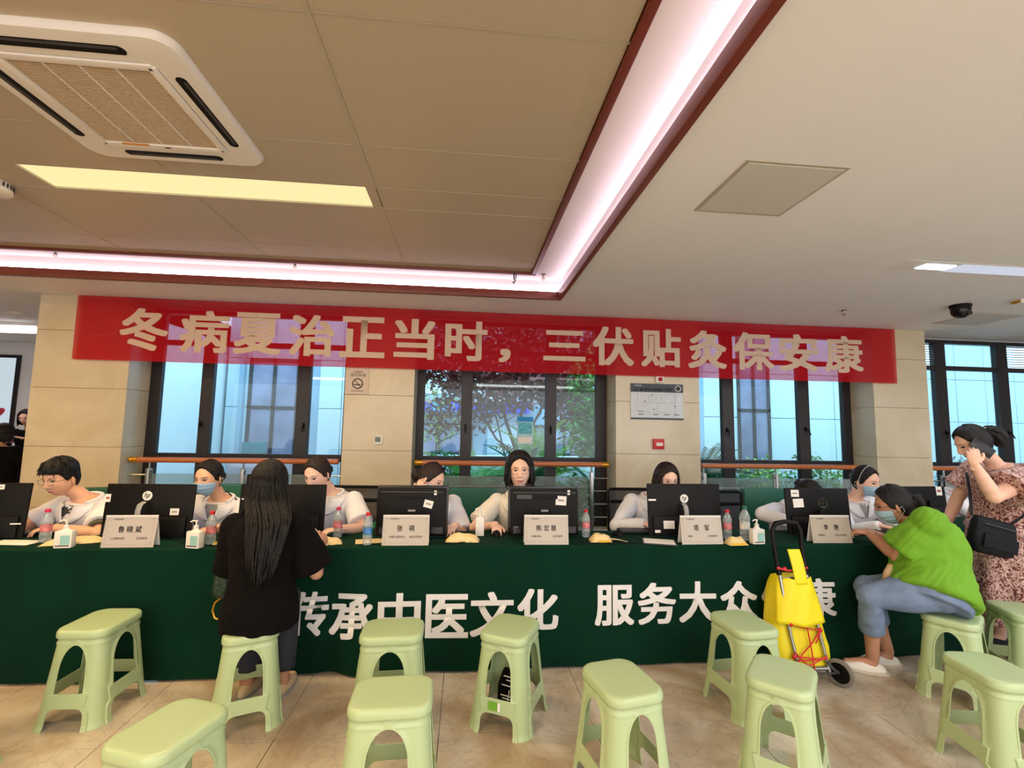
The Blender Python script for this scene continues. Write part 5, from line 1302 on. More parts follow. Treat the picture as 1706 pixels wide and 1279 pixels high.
def person(label, head, face, neck, pel, yaw, arms, skin, hair, shirt, sleeve=.95, long_sleeve=False, legs=None, trouser=None, bulge=.02, wide=1.0, deep=1.0,
           hem=-.12, loose=.012, eyes=True, glasses=False, mask=False, hs=1.0, base=None, shoes=None, coat=False, lips=True, vox=.007, group=None, hairmat=None, nyaw=None, sm_=3, wr=.004, fat=0.0, shirt_name='shirt', sleeve_r=0.0, smile=False, beard=None):
    head = Vector(head); neck = Vector(neck); pel = Vector(pel)
    T = Torso(pel, neck, yaw, bulge, wide, deep, nyaw)
    base = Vector(base) if base is not None else Vector((pel.x, pel.y, 0))
    t = thing('person', label, 'person', base, 0, group)
    HM = Matrix.Translation(head) @ Euler((face[1], face[2], 0)).to_matrix().to_4x4() if 0 else Matrix.Translation(head) @ Matrix.Rotation(face[0], 4, 'Z') @ Matrix.Rotation(face[1], 4, 'X') @ Matrix.Rotation(face[2], 4, 'Y') @ Matrix.Scale(hs, 4)
    # ---- body skin
    m = MB(); T.mesh(m, -.02, 1.02, lambda s_: -.010*max(0, min(1, (s_-.6)/.2)))
    nb = HM @ Vector((0, .028, -.06)); nm = T.c(.97); m.tube([nm, neck.lerp(nb, .35), nb, HM @ Vector((0, .02, 0))], [.055, .050, .053, .05], 16)
    A = {}
    for sd in (-1, 1):
        r_, f_, a_ = T.frame(.87); sh = T.c(.87)+r_*(sd*(.162*wide+.01))
        spec = arms[sd]
        w_ = Vector(spec['w']); pole = Vector(spec.get('pole', (sd*.5*math.cos(yaw), sd*.5*math.sin(yaw), -1)))
        if 'e' in spec: el = Vector(spec['e'])
        else: el, w_ = ik(sh, w_, .285, .25, pole)
        A[sd] = (sh, el, w_)
        k = .9+.1*wide+spec.get('fat', 0)
        m.ball(sh, .056*k, 14, 10); m.tube([T.c(.84)+r_*(sd*.10), sh, sh.lerp(el, .3), sh.lerp(el, .7), el, el.lerp(w_, .25), el.lerp(w_, .6), w_], [.05*k, .054*k, .050*k, .043*k, .038*k, .039*k, .032*k, .0255], 14); m.ball(el, .038*k, 12, 8)
    LG = {}
    if legs:
        for sd in (-1, 1):
            hip = T.c(0)+T.frame(0)[0]*(sd*.085*wide); kn, an, toe = [Vector(q) for q in legs[sd]]
            LG[sd] = (hip, kn, an, toe)
            m.tube([hip, hip.lerp(kn, .4), kn, kn.lerp(an, .3), kn.lerp(an, .75), an], [.082*wide, .074*wide, .055, .054, .040, .036], 16); m.ball(kn, .056, 12, 8); m.ball(hip, .088*wide, 14, 10)
            m.tube([an, an+Vector((0, 0, -.03)), an.lerp(toe, .5)+Vector((0, 0, -.02)), toe], [.036, .036, .034, .022], 12); m.ball(toe, .024, 10, 8)
    body = remesh(m, vox, 2)
    nv = len(body.vertices); co = np.empty(nv*3); body.vertices.foreach_get('co', co)
    F = MB(); F.raw(co.reshape(-1, 3), [tuple(p.vertices) for p in body.polygons]); bpy.data.meshes.remove(body)
    P = head_pts(HD, True, fat)
    if smile:
        P[:, 2] += .003*sm(np.abs(P[:, 0]), .008, .026)*np.exp(-((P[:, 2]+.0645)/.01)**2)*(P[:, 1] < 0)
    F.raw([HM @ Vector(p) for p in P], HF)
    for sd in (-1, 1):   # ears
        F.ball((0, 0, 0), (.0075, .017, .029), 14, 10, HM @ Matrix.Translation((sd*.0755, .012, -.008)) @ Matrix.Rotation(sd*.35, 4, 'Z'))
        F.ball((0, 0, 0), (.004, .011, .02), 10, 8, HM @ Matrix.Translation((sd*.081, .005, -.004)) @ Matrix.Rotation(sd*.5, 4, 'Z'))
    for sd in (-1, 1):
        spec = arms[sd]; hv, hf = hand_mesh(spec.get('curl', .35), spec.get('pinch', False))
        fd = Vector(spec.get('f', (A[sd][2]-A[sd][1]))).normalized(); pn = Vector(spec.get('n', (0, 0, -1))); pn = (pn-fd*pn.dot(fd)).normalized()
        th = fd.cross(pn)*(1 if sd < 0 else -1)
        MM = Matrix((th, fd, -pn)).transposed().to_4x4(); MM.translation = A[sd][2]
        F.raw([MM @ (Vector(p)*.95) for p in hv], hf)
    F.build('body', skin, t, world=True, sharp=0)
    bv = BVHTree.FromPolygons([Vector(p) for p in P], HF)
    def fy(x, z, off=0):
        h = bv.ray_cast(Vector((x, -.3, z)), Vector((0, 1, 0))); y = h[0].y if h[0] is not None else -.05
        return HM @ Vector((x, y-off, z))
    # ---- face details
    if eyes:
        for sd in (-1, 1):
            e = MB(); pts = []; n = 16
            c = []
            for k in range(n):
                a = 2*math.pi*k/n; c.append((sd*.031+.0135*math.cos(a), .006+.0046*math.sin(a)*(1 if math.sin(a) > 0 else .8)+sd*math.cos(a)*.0012))
            v = [fy(x, z, .0012) for x, z in c]+[fy(sd*.031, .006, .0035)]
            e.raw(v, [(k, (k+1) % n, n) for k in range(n)]); eo = e.build('eye', M_eyew, t, world=True, sharp=0)
            i = MB(); v = [fy(sd*.031+.0062*math.cos(2*math.pi*k/12), .006+.0050*math.sin(2*math.pi*k/12), .0030) for k in range(12)]+[fy(sd*.031, .006, .0046)]
            i.raw(v, [(k, (k+1) % 12, 12) for k in range(12)]); i.build('iris', M_iris, t, world=True, sharp=0)
            l = MB(); l.tube([fy(sd*.031+.0145*math.cos(a), .0055+.0058*math.sin(a), .0022) for a in [R(8+164*q/8) for q in range(9)]], [.0005, .001, .0013, .0014, .0014, .0014, .0013, .001, .0005], 6)
            l.build('eyelashes', M_hair, t, world=True, sharp=0)
            b = MB(); b.tube([fy(sd*(.013+.036*q/7), .0245+.006*math.sin(q/7*2.4)-.003*(q/7), .0012) for q in range(8)], [.0012, .0022, .0026, .0026, .0024, .002, .0015, .0006], 6, flat=.6)
            b.build('eyebrow', hairmat or M_hair, t, world=True, sharp=0)
    if lips and not mask:
        l = MB(); up = .008 if smile else .0
        def lp(u, v):
            x = (u-.5)*2; w_ = .021+(.008 if smile else 0); zc = -.0645+up*abs(x)**1.5
            th = (.0062*(1-abs(x)**2)*(1-.15*math.exp(-(x/.15)**2))) if v > .5 else .0072*(1-abs(x)**2.2)
            return fy(x*w_, zc+(v-.5)*2*th, .0009+.0016*math.sin(abs(v-.5)*2*math.pi)*(1-x*x))
        l.grid(lp, 16, 8); l.build('lips', M_lip, t, world=True, sharp=0)
    if glasses:
        g = MB(); yy = -.093
        for sd in (-1, 1):
            pts = []
            for k in range(20):
                a = 2*math.pi*k/20; ca, sa = math.cos(a), math.sin(a)
                pts.append(HM @ Vector((sd*.032+.0245*math.copysign(abs(ca)**.7, ca), yy+.0-.002+abs(.0245*ca*sd+.032*1)*.0, .002+.0185*math.copysign(abs(sa)**.75, sa))))
            g.tube(pts, .0011, 6, closed=True)
            g.tube([HM @ Vector((sd*.057, yy, .008)), HM @ Vector((sd*.076, -.08, .009)), HM @ Vector((sd*.082, .005, .008))], .0013, 6)
        g.tube([HM @ Vector((-.009, yy, .004)), HM @ Vector((0, yy-.004, .007)), HM @ Vector((.009, yy, .004))], .0012, 6)
        g.build('glasses', M_dgrey, t, 'thin metal framed glasses', world=True)
    if mask:
        S0 = head_pts
        def mk(u, v):
            a = (u-.5)*2; z = -.020-.088*v; ph = a*1.28
            st = math.sqrt(max(.01, 1-(z/.118)**2))
            d = np.array([[math.sin(ph)*st, -math.cos(ph)*st, z/.115]]); p = head_pts(d, False)[0]
            n_ = Vector((math.sin(ph), -math.cos(ph), -.1)).normalized(); bul = .0045+.020*math.cos(a*1.35)*max(0, 1-abs(v-.28)*1.0)+.0018*math.sin(v*22)*(abs(v-.5) < .35)
            q = Vector(p)+n_*bul; q.z = z+.012*(1-abs(a))*(v < .12); return HM @ q
        k = MB(); k.grid(mk, 26, 20); o = k.build('face_mask', M_mask, t, 'pale blue surgical mask', world=True, sharp=0)
        md = o.modifiers.new('s', 'SOLIDIFY'); md.thickness = .0015
        k = MB()
        for sd in (-1, 1):
            a0 = mk(.5+sd*.5, .15)+Vector((0, 0, 0)); b0 = mk(.5+sd*.5, .85); e = HM @ Vector((sd*.084, .03, .0)); e2 = HM @ Vector((sd*.083, .032, -.03))
            k.tube([a0, e, e2, b0], .0013, 5)
        k.build('ear_loop', M_paper, t, world=True)
    # ---- hair
    for nm_, (v, f) in hair(HM, T):
        hmsh = MB(); hmsh.raw(v, f); ho = hmsh.build(nm_, hairmat or M_hair, t, world=True, sharp=0)
        if nm_ in ('hair_tufts', 'hair_strands', 'pony_tail', 'hair_bun'): ho['kind'] = 'stuff'
    # ---- garments
    g = MB(); T.mesh(g, hem, .985, lambda s: loose*(1+.9*max(0, .4-s)) if s < .9 else loose*.9)
    for sd in (-1, 1):
        sh, el, w_ = A[sd]; r_, f_, a_ = T.frame(.84); k = .9+.1*wide+arms[sd].get('fat', 0)
        e_ = sh.lerp(el, sleeve); rr0 = .058*k+loose
        if long_sleeve:
            g.tube([T.c(.80)+r_*(sd*.09), sh, sh.lerp(el, .5), el, el.lerp(w_, .5), el.lerp(w_, .97)], [.062*k, rr0, .052*k+loose, .044*k+loose, .038+loose, .033+loose*.8], 16)
            g.ball(el, .044*k+loose, 14, 10)
        else:
            g.tube([T.c(.80)+r_*(sd*.09), sh, sh.lerp(e_, .5), e_], [.062*k, rr0, .057*k+loose+sleeve_r*.5, .060*k+loose+sleeve_r], 18)
        g.ball(sh, rr0, 14, 10)
    gm = remesh(g, .0085, sm_); wrinkle_mesh(gm, wr, 16, len(label) % 7)
    mb = MB(); n_ = len(gm.vertices); co = np.empty(n_*3); gm.vertices.foreach_get('co', co); mb.raw(co.reshape(-1, 3), [tuple(p.vertices) for p in gm.polygons]); bpy.data.meshes.remove(gm)
    mb.build(shirt_name, shirt, t, world=True, sharp=0)
    if coat:
        lo = loose*1.0+.010
        for sd in (-1, 1):
            c = MB(); rows = [(.995, .30, 1.9), (.955, .25, 1.25), (.91, .17, .84), (.85, .10, .62), (.78, .05, .36), (.735, .02, .10)]
            v = []; f = []
            for (s, a0, a1) in rows:
                for q in range(5):
                    a = a0+(a1-a0)*q/4; v.append(T.pt(s, sd*a, lo+(.010 if s > .94 else .004)*(1 if q < 4 else .2)))
            for i in range(len(rows)-1):
                for q in range(4): f.append((i*5+q, i*5+q+1, (i+1)*5+q+1, (i+1)*5+q))
            c.raw(v, f); o = c.build('lapel', shirt, t, world=True, sharp=0); md = o.modifiers.new('s', 'SOLIDIFY'); md.thickness = .004
        c = MB(); c.tube([T.pt(1.0, a, .012) for a in [R(55+250*q/16) for q in range(17)]], .014, 8, flat=.5); c.build('collar', shirt, t, world=True, sharp=0)
        # undershirt in the V and placket
        c = MB(); c.grid(lambda u, v: T.pt(.985-.24*v, (u-.5)*1.3*(1-v*.9), loose+.001+.001*(1-v)), 8, 10); c.build('undershirt', coat if hasattr(coat, 'name') else M_grey, t, world=True, sharp=0)
        c = MB(); c.grid(lambda u, v: T.pt(.73-.8*v, .02+.14*u, loose*(1+.9*max(0, .4-(.73-.8*v)))+.0045), 3, 14); c.build('placket', shirt, t, world=True, sharp=0)
        for q in range(3):
            c = MB(); c.ball(T.pt(.66-.16*q, .09, loose+.009), .0065, 10, 6); c.build('button', M_white, t, world=True)
        c = MB(); c.grid(lambda u, v: T.pt(.70-.16*v, .48+.42*u, loose+.0075), 6, 6); o = c.build('pocket', shirt, t, world=True, sharp=0)
    if LG and trouser:
        g = MB(); T.mesh(g, -.2, .12, .010)
        cut = trouser[1]
        for sd in (-1, 1):
            hip, kn, an, toe = LG[sd]; e_ = kn.lerp(an, cut)
            g.tube([hip, hip.lerp(kn, .5), kn, kn.lerp(e_, .5), e_], [.096*wide, .088*wide, .072, .068, .066], 16); g.ball(kn, .074, 14, 10); g.ball(hip, .10*wide, 14, 10)
        gm = remesh(g, .009, 3); wrinkle_mesh(gm, .004, 18, 2)
        mb = MB(); n_ = len(gm.vertices); co = np.empty(n_*3); gm.vertices.foreach_get('co', co); mb.raw(co.reshape(-1, 3), [tuple(p.vertices) for p in gm.polygons]); bpy.data.meshes.remove(gm)
        mb.build('trousers', trouser[0], t, world=True, sharp=0)
    if LG and shoes is not None:
        for sd in (-1, 1):
            hip, kn, an, toe = LG[sd]; d = Vector((toe.x-an.x, toe.y-an.y, 0)).normalized(); p = Vector((-d.y, d.x, 0))
            mid = Vector((an.x, an.y, 0))+d*.055; s_ = MB()
            def sf(u, v):
                a = u*2*math.pi; th = v*math.pi/2; L = .135*(1 if math.cos(a) > 0 else .95); W = .046*(1+.12*math.cos(a))
                h = .022+.038*(1 if math.cos(a) < .2 else 1-.45*(math.cos(a)-.2)/.8)
                return mid+d*(L*math.cos(a)*math.cos(th)**.45)+p*(W*math.sin(a)*math.cos(th)**.45)+Vector((0, 0, .004+h*math.sin(th)**.9))
            s_.grid(sf, 28, 8, closed_u=True); s_.build('shoe', shoes, t, world=True, merge=.0003, sharp=0)
            so = MB(); so.prism([((mid+d*(.14*math.cos(a))+p*(.05*math.sin(a))).x, (mid+d*(.14*math.cos(a))+p*(.05*math.sin(a))).y) for a in [2*math.pi*q/28 for q in range(28)]], .0005, .016); so.build('sole', M_grey if shoes is not M_white else mat('sole_cream', (205, 196, 180), .6), t, world=True)
    return t, T, HM, A, fy

def to_world(Q, HM): return [HM @ Vector(p) for p in Q]
def hair_short(HM, T):     # man
    line = ([0, .4, .8, 1.0, 1.2, 1.35, 1.6, 1.9, 2.3, 3.15], [.048, .046, .045, .03, .0, -.01, .012, -.03, -.07, -.085])
    Q, f = hair_shell(line, lambda ph, z: .012+.020*sm(z, .02, .09)+.006*np.sin(ph*9)*sm(z, .03, .1))
    m = MB(); m.raw(Q, f)
    yield 'hair', (to_world(Q, HM), f)
    m = MB(); rg = random.Random(4)
    for k in range(46):
        a = rg.uniform(-1.6, 1.6); z0 = rg.uniform(.06, .115); r0 = .06*math.sqrt(max(.05, 1-(z0/.14)**2))+.03
        p = Vector((math.sin(a)*r0*1.0, -math.cos(a)*r0*1.1, z0+.008)); e = p+Vector((math.sin(a)*.02+rg.uniform(-.012, .012), -math.cos(a)*.022, -.028+rg.uniform(-.01, .016)))
        m.tube([HM @ p, HM @ (p.lerp(e, .5)+Vector((0, 0, .008))), HM @ e], [.006, .005, .001], 5)
    yield 'hair_tufts', (m.v, m.f)
def mk_tied(bun=None, part=None, line=STD, th=.008, tail=None):
    def h(HM, T):
        Q, f = hair_shell(line, lambda ph, z: th+.006*sm(z, .02, .10)+.006*sm(ph, 1.6, 2.6)*sm(z, -.1, 0), part=part)
        yield 'hair', (to_world(Q, HM), f)
        if bun:
            m = MB(); c, r_ = bun; rg = random.Random(2)
            for k in range(9):
                a = k*.7; pts = [HM @ (Vector(c)+Vector((math.cos(a+q*.8)*r_*.55, math.sin(a*1.3+q)*r_*.5, math.sin(a+q*.8)*r_*.55))) for q in range(6)]
                m.tube(pts, [r_*.36, r_*.45, r_*.48, r_*.45, r_*.4, r_*.2], 8)
            m.ball((0, 0, 0), r_*.85, 14, 10, HM @ Matrix.Translation(c)); yield 'hair_bun', (m.v, m.f)
        if tail:
            m = MB(); rg = random.Random(5)
            for k in range(14):
                pts = []; ox = rg.uniform(-1, 1); oy = rg.uniform(-1, 1)
                for q, (p, r_) in enumerate(tail): pts.append(HM @ (Vector(p)+Vector((ox, oy*.6, oy*.4))*r_*.62))
                m.tube(pts, [r_*.42 for p, r_ in tail], 7)
            yield 'pony_tail', (m.v, m.f)
    return h
def mk_bob(length=-.115, part=.0, th=.018, line=None):
    def h(HM, T):
        ln = line or ([0, .4, .7, .95, 1.12, 1.35, 2, 3.15], [.084, .076, .062, .030, -.03, length*.85, length, length+.005])
        def fl(Q, ph, s):
            Q = Q.copy(); lowz = sm(-Q[:, 2], -.02, .12); Q[:, 0] *= 1+.24*lowz*s; Q[:, 1] *= 1+.10*lowz*s*(Q[:, 1] > 0); Q[:, 1] += .02*lowz*s*(ph > 1.8)
            return Q
        Q, f = hair_shell(ln, lambda ph, z: th+.004*sm(z, 0, .08)+.010*sm(-z, -.03, .1), part=part, flare=fl)
        yield 'hair', (to_world(Q, HM), f)
        m = MB(); rg = random.Random(3)
        for k in range(40):
            a = rg.choice((-1, 1))*rg.uniform(.85, 3.1); r0 = .088
            pts = []
            for q in range(5):
                z = .03-(.03-length+.012)*q/4; pts.append(HM @ Vector((math.sin(a)*r0*(1.0+.1*q/4), -math.cos(a)*(r0+.014), z)))
            m.tube(pts, [.006, .009, .010, .008, .002], 6)
        yield 'hair_strands', (m.v, m.f)
    return h
def hair_long_back(HM, T):
    Q, f = hair_shell(([0, .5, .8, 1.0, 1.3, 3.15], [.08, .06, .0, -.07, -.11, -.12]), lambda ph, z: .016+.004*sm(z, 0, .1)+.006*sm(-z, -.03, .08))
    yield 'hair', (to_world(Q, HM), f)
    # curtain of hair down the back, from the crown to mid back
    m = MB(); rg = random.Random(9)
    hd = HM.translation; r_, f_, a_ = T.frame(1)
    def crv(u, v):   # u across -1..1, v 0..1 downwards
        w_ = .098*(1+.20*math.sin(v*2.6))*(1-.40*max(0, v-.35)**1.2/.6); z = hd.z+.055-.46*v-.06*(1-abs(u))*v
        bk = -.105*math.sqrt(max(0, 1-(u*.93)**2))
        yh = hd.y+bk; yt = T.c(max(.3, min(1, (z-T.p.z)/(T.n.z-T.p.z)))).y-.155-.03*(1-abs(u))
        k = min(1, max(0, (v-.18)/.30)); k = k*k*(3-2*k)
        return Vector((hd.x+u*w_+.004*math.sin(u*25+v*3)+.085*k, yh*(1-k)+min(yh, yt)*k, z))
    def sh(u, v):
        a = u*2*math.pi; uu = math.sin(a); fr = math.cos(a) < 0
        p = crv(uu, v)
        if fr: p = Vector((p.x, p.y+(.10*(1-v)+.03)*abs(math.cos(a)), p.z))
        return p
    m.grid(sh, 60, 24, closed_u=True); yield 'long_hair', (m.v, m.f)
    m = MB()
    for k in range(90):
        u = rg.uniform(-1, 1); v1 = rg.uniform(.9, 1.12); pts = []
        for q in range(9):
            v = v1*q/8; p = crv(u+.05*math.sin(v*4+k), v); p.y -= .004+.004*rg.random(); pts.append(p)
        m.tube(pts, [.002, .0045, .0055, .0055, .0055, .005, .004, .003, .0008], 5)
    yield 'hair_strands', (m.v, m.f)

def arm(w, f=None, n=(0, 0, -1), **k):
    d = dict(w=w, n=n); d.update(k)
    if f is not None: d['f'] = f
    return d
def badge(T, t, s=.52, a=.62, off=.026):
    c = MB(); P0 = T.pt(s, a, off); r_, f_, a_ = T.frame(s); n = (r_*math.sin(a)+f_*math.cos(a)).normalized(); u = a_.cross(n).normalized()
    MM = Matrix((u, n, a_)).transposed().to_4x4(); MM.translation = P0
    o = MB().box(-.027, .027, -.002, .002, -.02, .02, .001, MM, seg=1).build('badge', M_paper, t, 'clear clip-on badge', world=True)
    MB().box(-.02, .0, .0021, .003, -.012, .012, 0, MM).box(.004, .02, .0021, .003, -.002, .010, 0, MM).build('badge_print', mat('badge_blue_grey', (90, 120, 140), .5), t, world=True)
def pens(T, t, s=.56, a=.72):
    for q, mm in enumerate((M_black, M_inkred)):
        MB().tube([T.pt(s, a+.05*q, .022), T.pt(s+.10, a+.05*q, .024)], .0035, 6).build('pen', mm, t, world=True)
GD = 'doctors in white coats seated behind the table'
def chest_logo(T, t, s=.72, a=-.52):
    c = MB()
    for k in range(3): c.tube([T.pt(s-.02*k+.012*math.sin(q*.7), a-.13+.26*q/8, .022) for q in range(9)], .0016, 4)
    c.tube([T.pt(s+.03, a, .022), T.pt(s-.06, a+.02, .022)], .0016, 4); c.build('embroidery', M_inkred, t, world=True)

def build_people():
    seat_legs = lambda x, y: {-1: ((x-.10, y-.40, .47), (x-.10, y-.36, .09), (x-.10, y-.50, .035)), 1: ((x+.10, y-.40, .47), (x+.10, y-.36, .09), (x+.10, y-.50, .035))}
    TR = (M_trouser, .95)
    # A young man with glasses, leaning to his screen on the left
    t, T, HM, A, fy = person('person in a white short-sleeved coat and glasses, typing at the far left', (-2.80, 3.62, 1.095), (R(-10), R(12), 0), (-2.72, 3.74, .945), (-2.70, 3.86, .50), R(-22),
        {-1: arm((-2.93, 3.47, .79), (-.5, -.8, -.05), pole=(-.8, .2, -.6)), 1: arm((-2.66, 3.42, .80), (-1, -.35, -.1), pole=(.9, -.6, -.5), fat=.1)}, M_skin, hair_short, M_coat, sleeve=.72, legs=seat_legs(-2.70, 3.86), trouser=TR, shoes=M_black, glasses=True, coat=M_dgrey, wide=1.16, deep=1.15, fat=.08, sleeve_r=.014, hs=1.05)
    c = MB(); sh, el, w_ = A[1]; c.tube([sh.lerp(el, .60), sh.lerp(el, .84)], [.070, .066], 16); c.build('under_sleeve', mat('olive_sleeve', (84, 80, 62), .9), t, 'olive sleeve showing under the coat', world=True)
    # B masked woman with stethoscope
    t, T, HM, A, fy = person('person in a white coat with a pale blue mask and a stethoscope', (-1.865, 3.70, 1.095), (R(-10), R(8), 0), (-1.835, 3.82, .935), (-1.84, 3.93, .50), R(-6),
        {-1: arm((-2.0, 3.45, .80), (.3, -1, -.05)), 1: arm((-1.66, 3.42, .80), (-.6, -1, -.05))}, M_skin, mk_tied(((0, .115, -.01), .035)), M_coat, sleeve=.9, legs=seat_legs(-1.84, 3.93), trouser=TR, shoes=M_black, mask=True, coat=M_grey, long_sleeve=False, sleeve_r=.012, hs=1.04, wide=1.03)
    c = MB(); pts = []
    for a_, s_ in ((-.55, .60), (-.62, .72), (-.85, .86), (-1.6, .985), (math.pi, 1.02), (1.6, .985), (.85, .86), (.60, .72), (.52, .60), (.45, .50)): pts.append(T.pt(s_, a_, .028))
    q = []
    for i in range(len(pts)-1):
        for k in range(4): q.append(pts[i].lerp(pts[i+1], k/4))
    q.append(pts[-1]); c.tube(q, .0052, 8)
    s = c.build('stethoscope_tube', M_black, t, world=True)
    c = MB(); c.lathe([(0, 0), (.022, 0), (.022, .006), (.012, .012), (0, .013)], n=20, M=Matrix.Translation(T.pt(.49, .45, .03)) @ Matrix.Rotation(R(90), 4, 'X')); c.build('stethoscope_head', M_steel, t, world=True)
    badge(T, t, .5, .2)
    # D doctor looking down
    t, T, HM, A, fy = person('person in a white coat looking down beside the long-haired woman', (-1.085, 3.66, 1.135), (R(-18), R(22), 0), (-1.02, 3.80, .985), (-.99, 3.88, .50), R(-14),
        {-1: arm((-1.14, 3.43, .80), (.2, -1, -.05)), 1: arm((-.84, 3.36, .80), (-.9, -.6, -.05), pole=(.9, .1, -.8), fat=.05)}, M_skin_pale, mk_tied(((0, .11, -.02), .04), part=-.012), M_coat, sleeve=.80, legs=seat_legs(-.99, 3.88), trouser=TR, shoes=M_black, coat=M_white, sleeve_r=.014, hs=1.05, hairmat=M_hair_br, wide=1.06)
    chest_logo(T, t, .70, .55); badge(T, t, .46, .12)
    c = MB(); sh, el, w_ = A[1]; c.tube([el.lerp(w_, .86), el.lerp(w_, .93)], [.030, .029], 16); c.build('wristwatch', M_white, t, world=True)
    # E doctor turned away, head on hand
    t, T, HM, A, fy = person('person in a white coat with dark tied hair turned away behind the second name card', (-.25, 3.66, 1.10), (R(66), R(22), R(8)), (-.24, 3.78, .945), (-.25, 3.86, .50), R(22),
        {-1: arm((-.32, 3.52, 1.00), (.1, -.15, 1), n=(.3, .8, 0), pole=(-.4, -.4, -1), curl=.5), 1: arm((-.06, 3.46, .80), (-.3, -1, -.05))}, M_skin_pale, mk_tied(((-.02, .115, -.015), .045)), M_coat, sleeve=.9, legs=seat_legs(-.25, 3.86), trouser=TR, shoes=M_black, mask=True, coat=M_white, hs=1.03, hairmat=M_hair_br, sleeve_r=.012)
    # F smiling woman
    t, T, HM, A, fy = person('smiling person with a black bob and glasses in a cream coat, facing the camera', (.425, 3.66, 1.172), (R(-4), R(-3), R(-2)), (.43, 3.76, .99), (.47, 3.88, .50), R(-2),
        {-1: arm((.235, 3.45, .805), (.02, -1, -.12), pole=(-.9, .1, -.6), curl=.55), 1: arm((.64, 3.46, .80), (-.2, -1, -.05))}, M_skin_pale, mk_bob(-.092, .006, .027), mat('cream_coat', (240, 232, 216), .85, var=.02, bump=.2, bscale=14), sleeve=.80, legs=seat_legs(.47, 3.88), trouser=TR, shoes=M_black, glasses=True, coat=M_dgrey, smile=True, sleeve_r=.012, hs=1.12, fat=.12)
    # G doctor behind the slim monitor
    t, T, HM, A, fy = person('person in a white coat with dark brown hair looking down under the floor plan sign', (1.62, 3.70, 1.115), (R(4), R(14), 0), (1.57, 3.84, .965), (1.56, 3.90, .50), R(0),
        {-1: arm((1.38, 3.52, .80), (.2, -1, -.05), pole=(-1, .1, -.6)), 1: arm((1.74, 3.50, .80), (-.2, -1, -.05))}, M_skin_pale, mk_bob(-.075, None, .014, ([0, .4, .7, .95, 1.15, 1.4, 3.15], [.080, .072, .058, .02, -.04, -.08, -.08])), M_coat, sleeve=.9, legs=seat_legs(1.56, 3.9), trouser=TR, shoes=M_black, coat=M_white, long_sleeve=True, hs=1.06, hairmat=M_hair_br, wide=1.05)
    # H doctor bent very low behind monitor
    t, T, HM, A, fy = person('person in a white coat bent low so only black hair and one sleeve show', (2.80, 3.66, 1.0), (R(15), R(48), 0), (2.80, 3.82, .90), (2.80, 3.92, .50), R(6),
        {-1: arm((2.50, 3.42, .82), (.9, -.7, -.05), pole=(-1, -.1, .1)), 1: arm((2.95, 3.52, .80), (-.3, -1, -.05))}, M_skin_pale, mk_tied(((0, .11, 0), .035)), M_coat, sleeve=.9, legs=seat_legs(2.8, 3.92), trouser=TR, shoes=M_black, coat=M_white, long_sleeve=True, hs=1.03, eyes=False)
    # I masked woman with hairband
    t, T, HM, A, fy = person('person in a white coat with a pale blue mask and a grey hairband', (3.40, 3.74, 1.105), (R(14), R(10), R(-4)), (3.39, 3.86, .945), (3.40, 3.95, .50), R(4),
        {-1: arm((3.22, 3.42, .80), (.5, -1, -.05)), 1: arm((3.56, 3.44, .80), (-.7, -1, -.05))}, M_skin_pale, mk_tied(((.02, .11, .0), .035), th=.007), M_coat, sleeve=.9, legs=seat_legs(3.4, 3.95), trouser=TR, shoes=M_black, mask=True, coat=M_grey, long_sleeve=True, hs=1.04)
    c = MB(); c.tube([HM @ Vector((.093*math.cos(a), .0-.012*math.sin(a), -.01+.139*math.sin(a))) for a in [R(5+170*q/20) for q in range(21)]], .0035, 6); c.build('hairband', M_grey, t, world=True)
    badge(T, t, .46, .5); pens(T, t)
    # L doctor at right, behind the standing woman
    t, T, HM, A, fy = person('person in a white coat with a black bun seen past the standing woman', (4.92, 4.18, 1.08), (R(70), R(20), 0), (4.86, 4.28, .93), (4.86, 4.40, .50), R(60),
        {-1: arm((5.1, 4.05, .82), (.5, -.6, 0)), 1: arm((5.15, 4.3, .82), (.8, -.3, 0))}, M_skin_pale, mk_tied(((0, .10, .05), .045)), M_coat, sleeve=.9, legs={-1: ((5.15, 4.1, .47), (5.1, 4.1, .09), (5.22, 4.0, .035)), 1: ((5.2, 4.35, .47), (5.2, 4.35, .09), (5.32, 4.3, .035))}, trouser=TR, shoes=M_black, coat=M_white, long_sleeve=True, vox=.009)
    # C woman from behind on the stool
    t, T, HM, A, fy = person('person seen from behind with long black hair in a black T-shirt, writing', (-1.09, 2.80, 1.165), (R(178), R(12), 0), (-1.07, 2.76, 1.0), (-1.055, 2.70, .555), R(180),
        {1: arm((-1.20, 3.06, .79), (.4, .9, 0), pole=(-.35, -.4, -1)), -1: arm((-.845, 2.99, .795), (.1, .9, .25), n=(-.8, -.1, -.4), pole=(.45, -.35, -1), curl=.8, pinch=True)}, M_skin_tan, hair_long_back, M_blackcloth, sleeve=.92, loose=.020, hem=-.26, wide=.90, deep=.95,
        legs={1: ((-1.18, 2.93, .50), (-1.18, 2.90, .09), (-1.18, 2.99, .035)), -1: ((-1.00, 2.93, .50), (-.99, 2.90, .09), (-.99, 2.99, .035))}, trouser=(M_trouser, .9), shoes=mat('tan_shoe', (200, 176, 140), .6), bulge=.03, sleeve_r=.018, hs=1.04, wr=.006, shirt_name='tshirt', base=(-1.09, 2.64, 0))
    w_ = A[-1][2]; MB().tube([w_+Vector((-.05, .045, .075)), w_+Vector((.02, .07, -.03))], .004, 8).build('pen', M_white, t, world=True)
    t = thing('sequin_handbag', 'small dark green sequin handbag with gold ring handle beside the long-haired woman', 'bag', (-1.285, 2.78, .545))
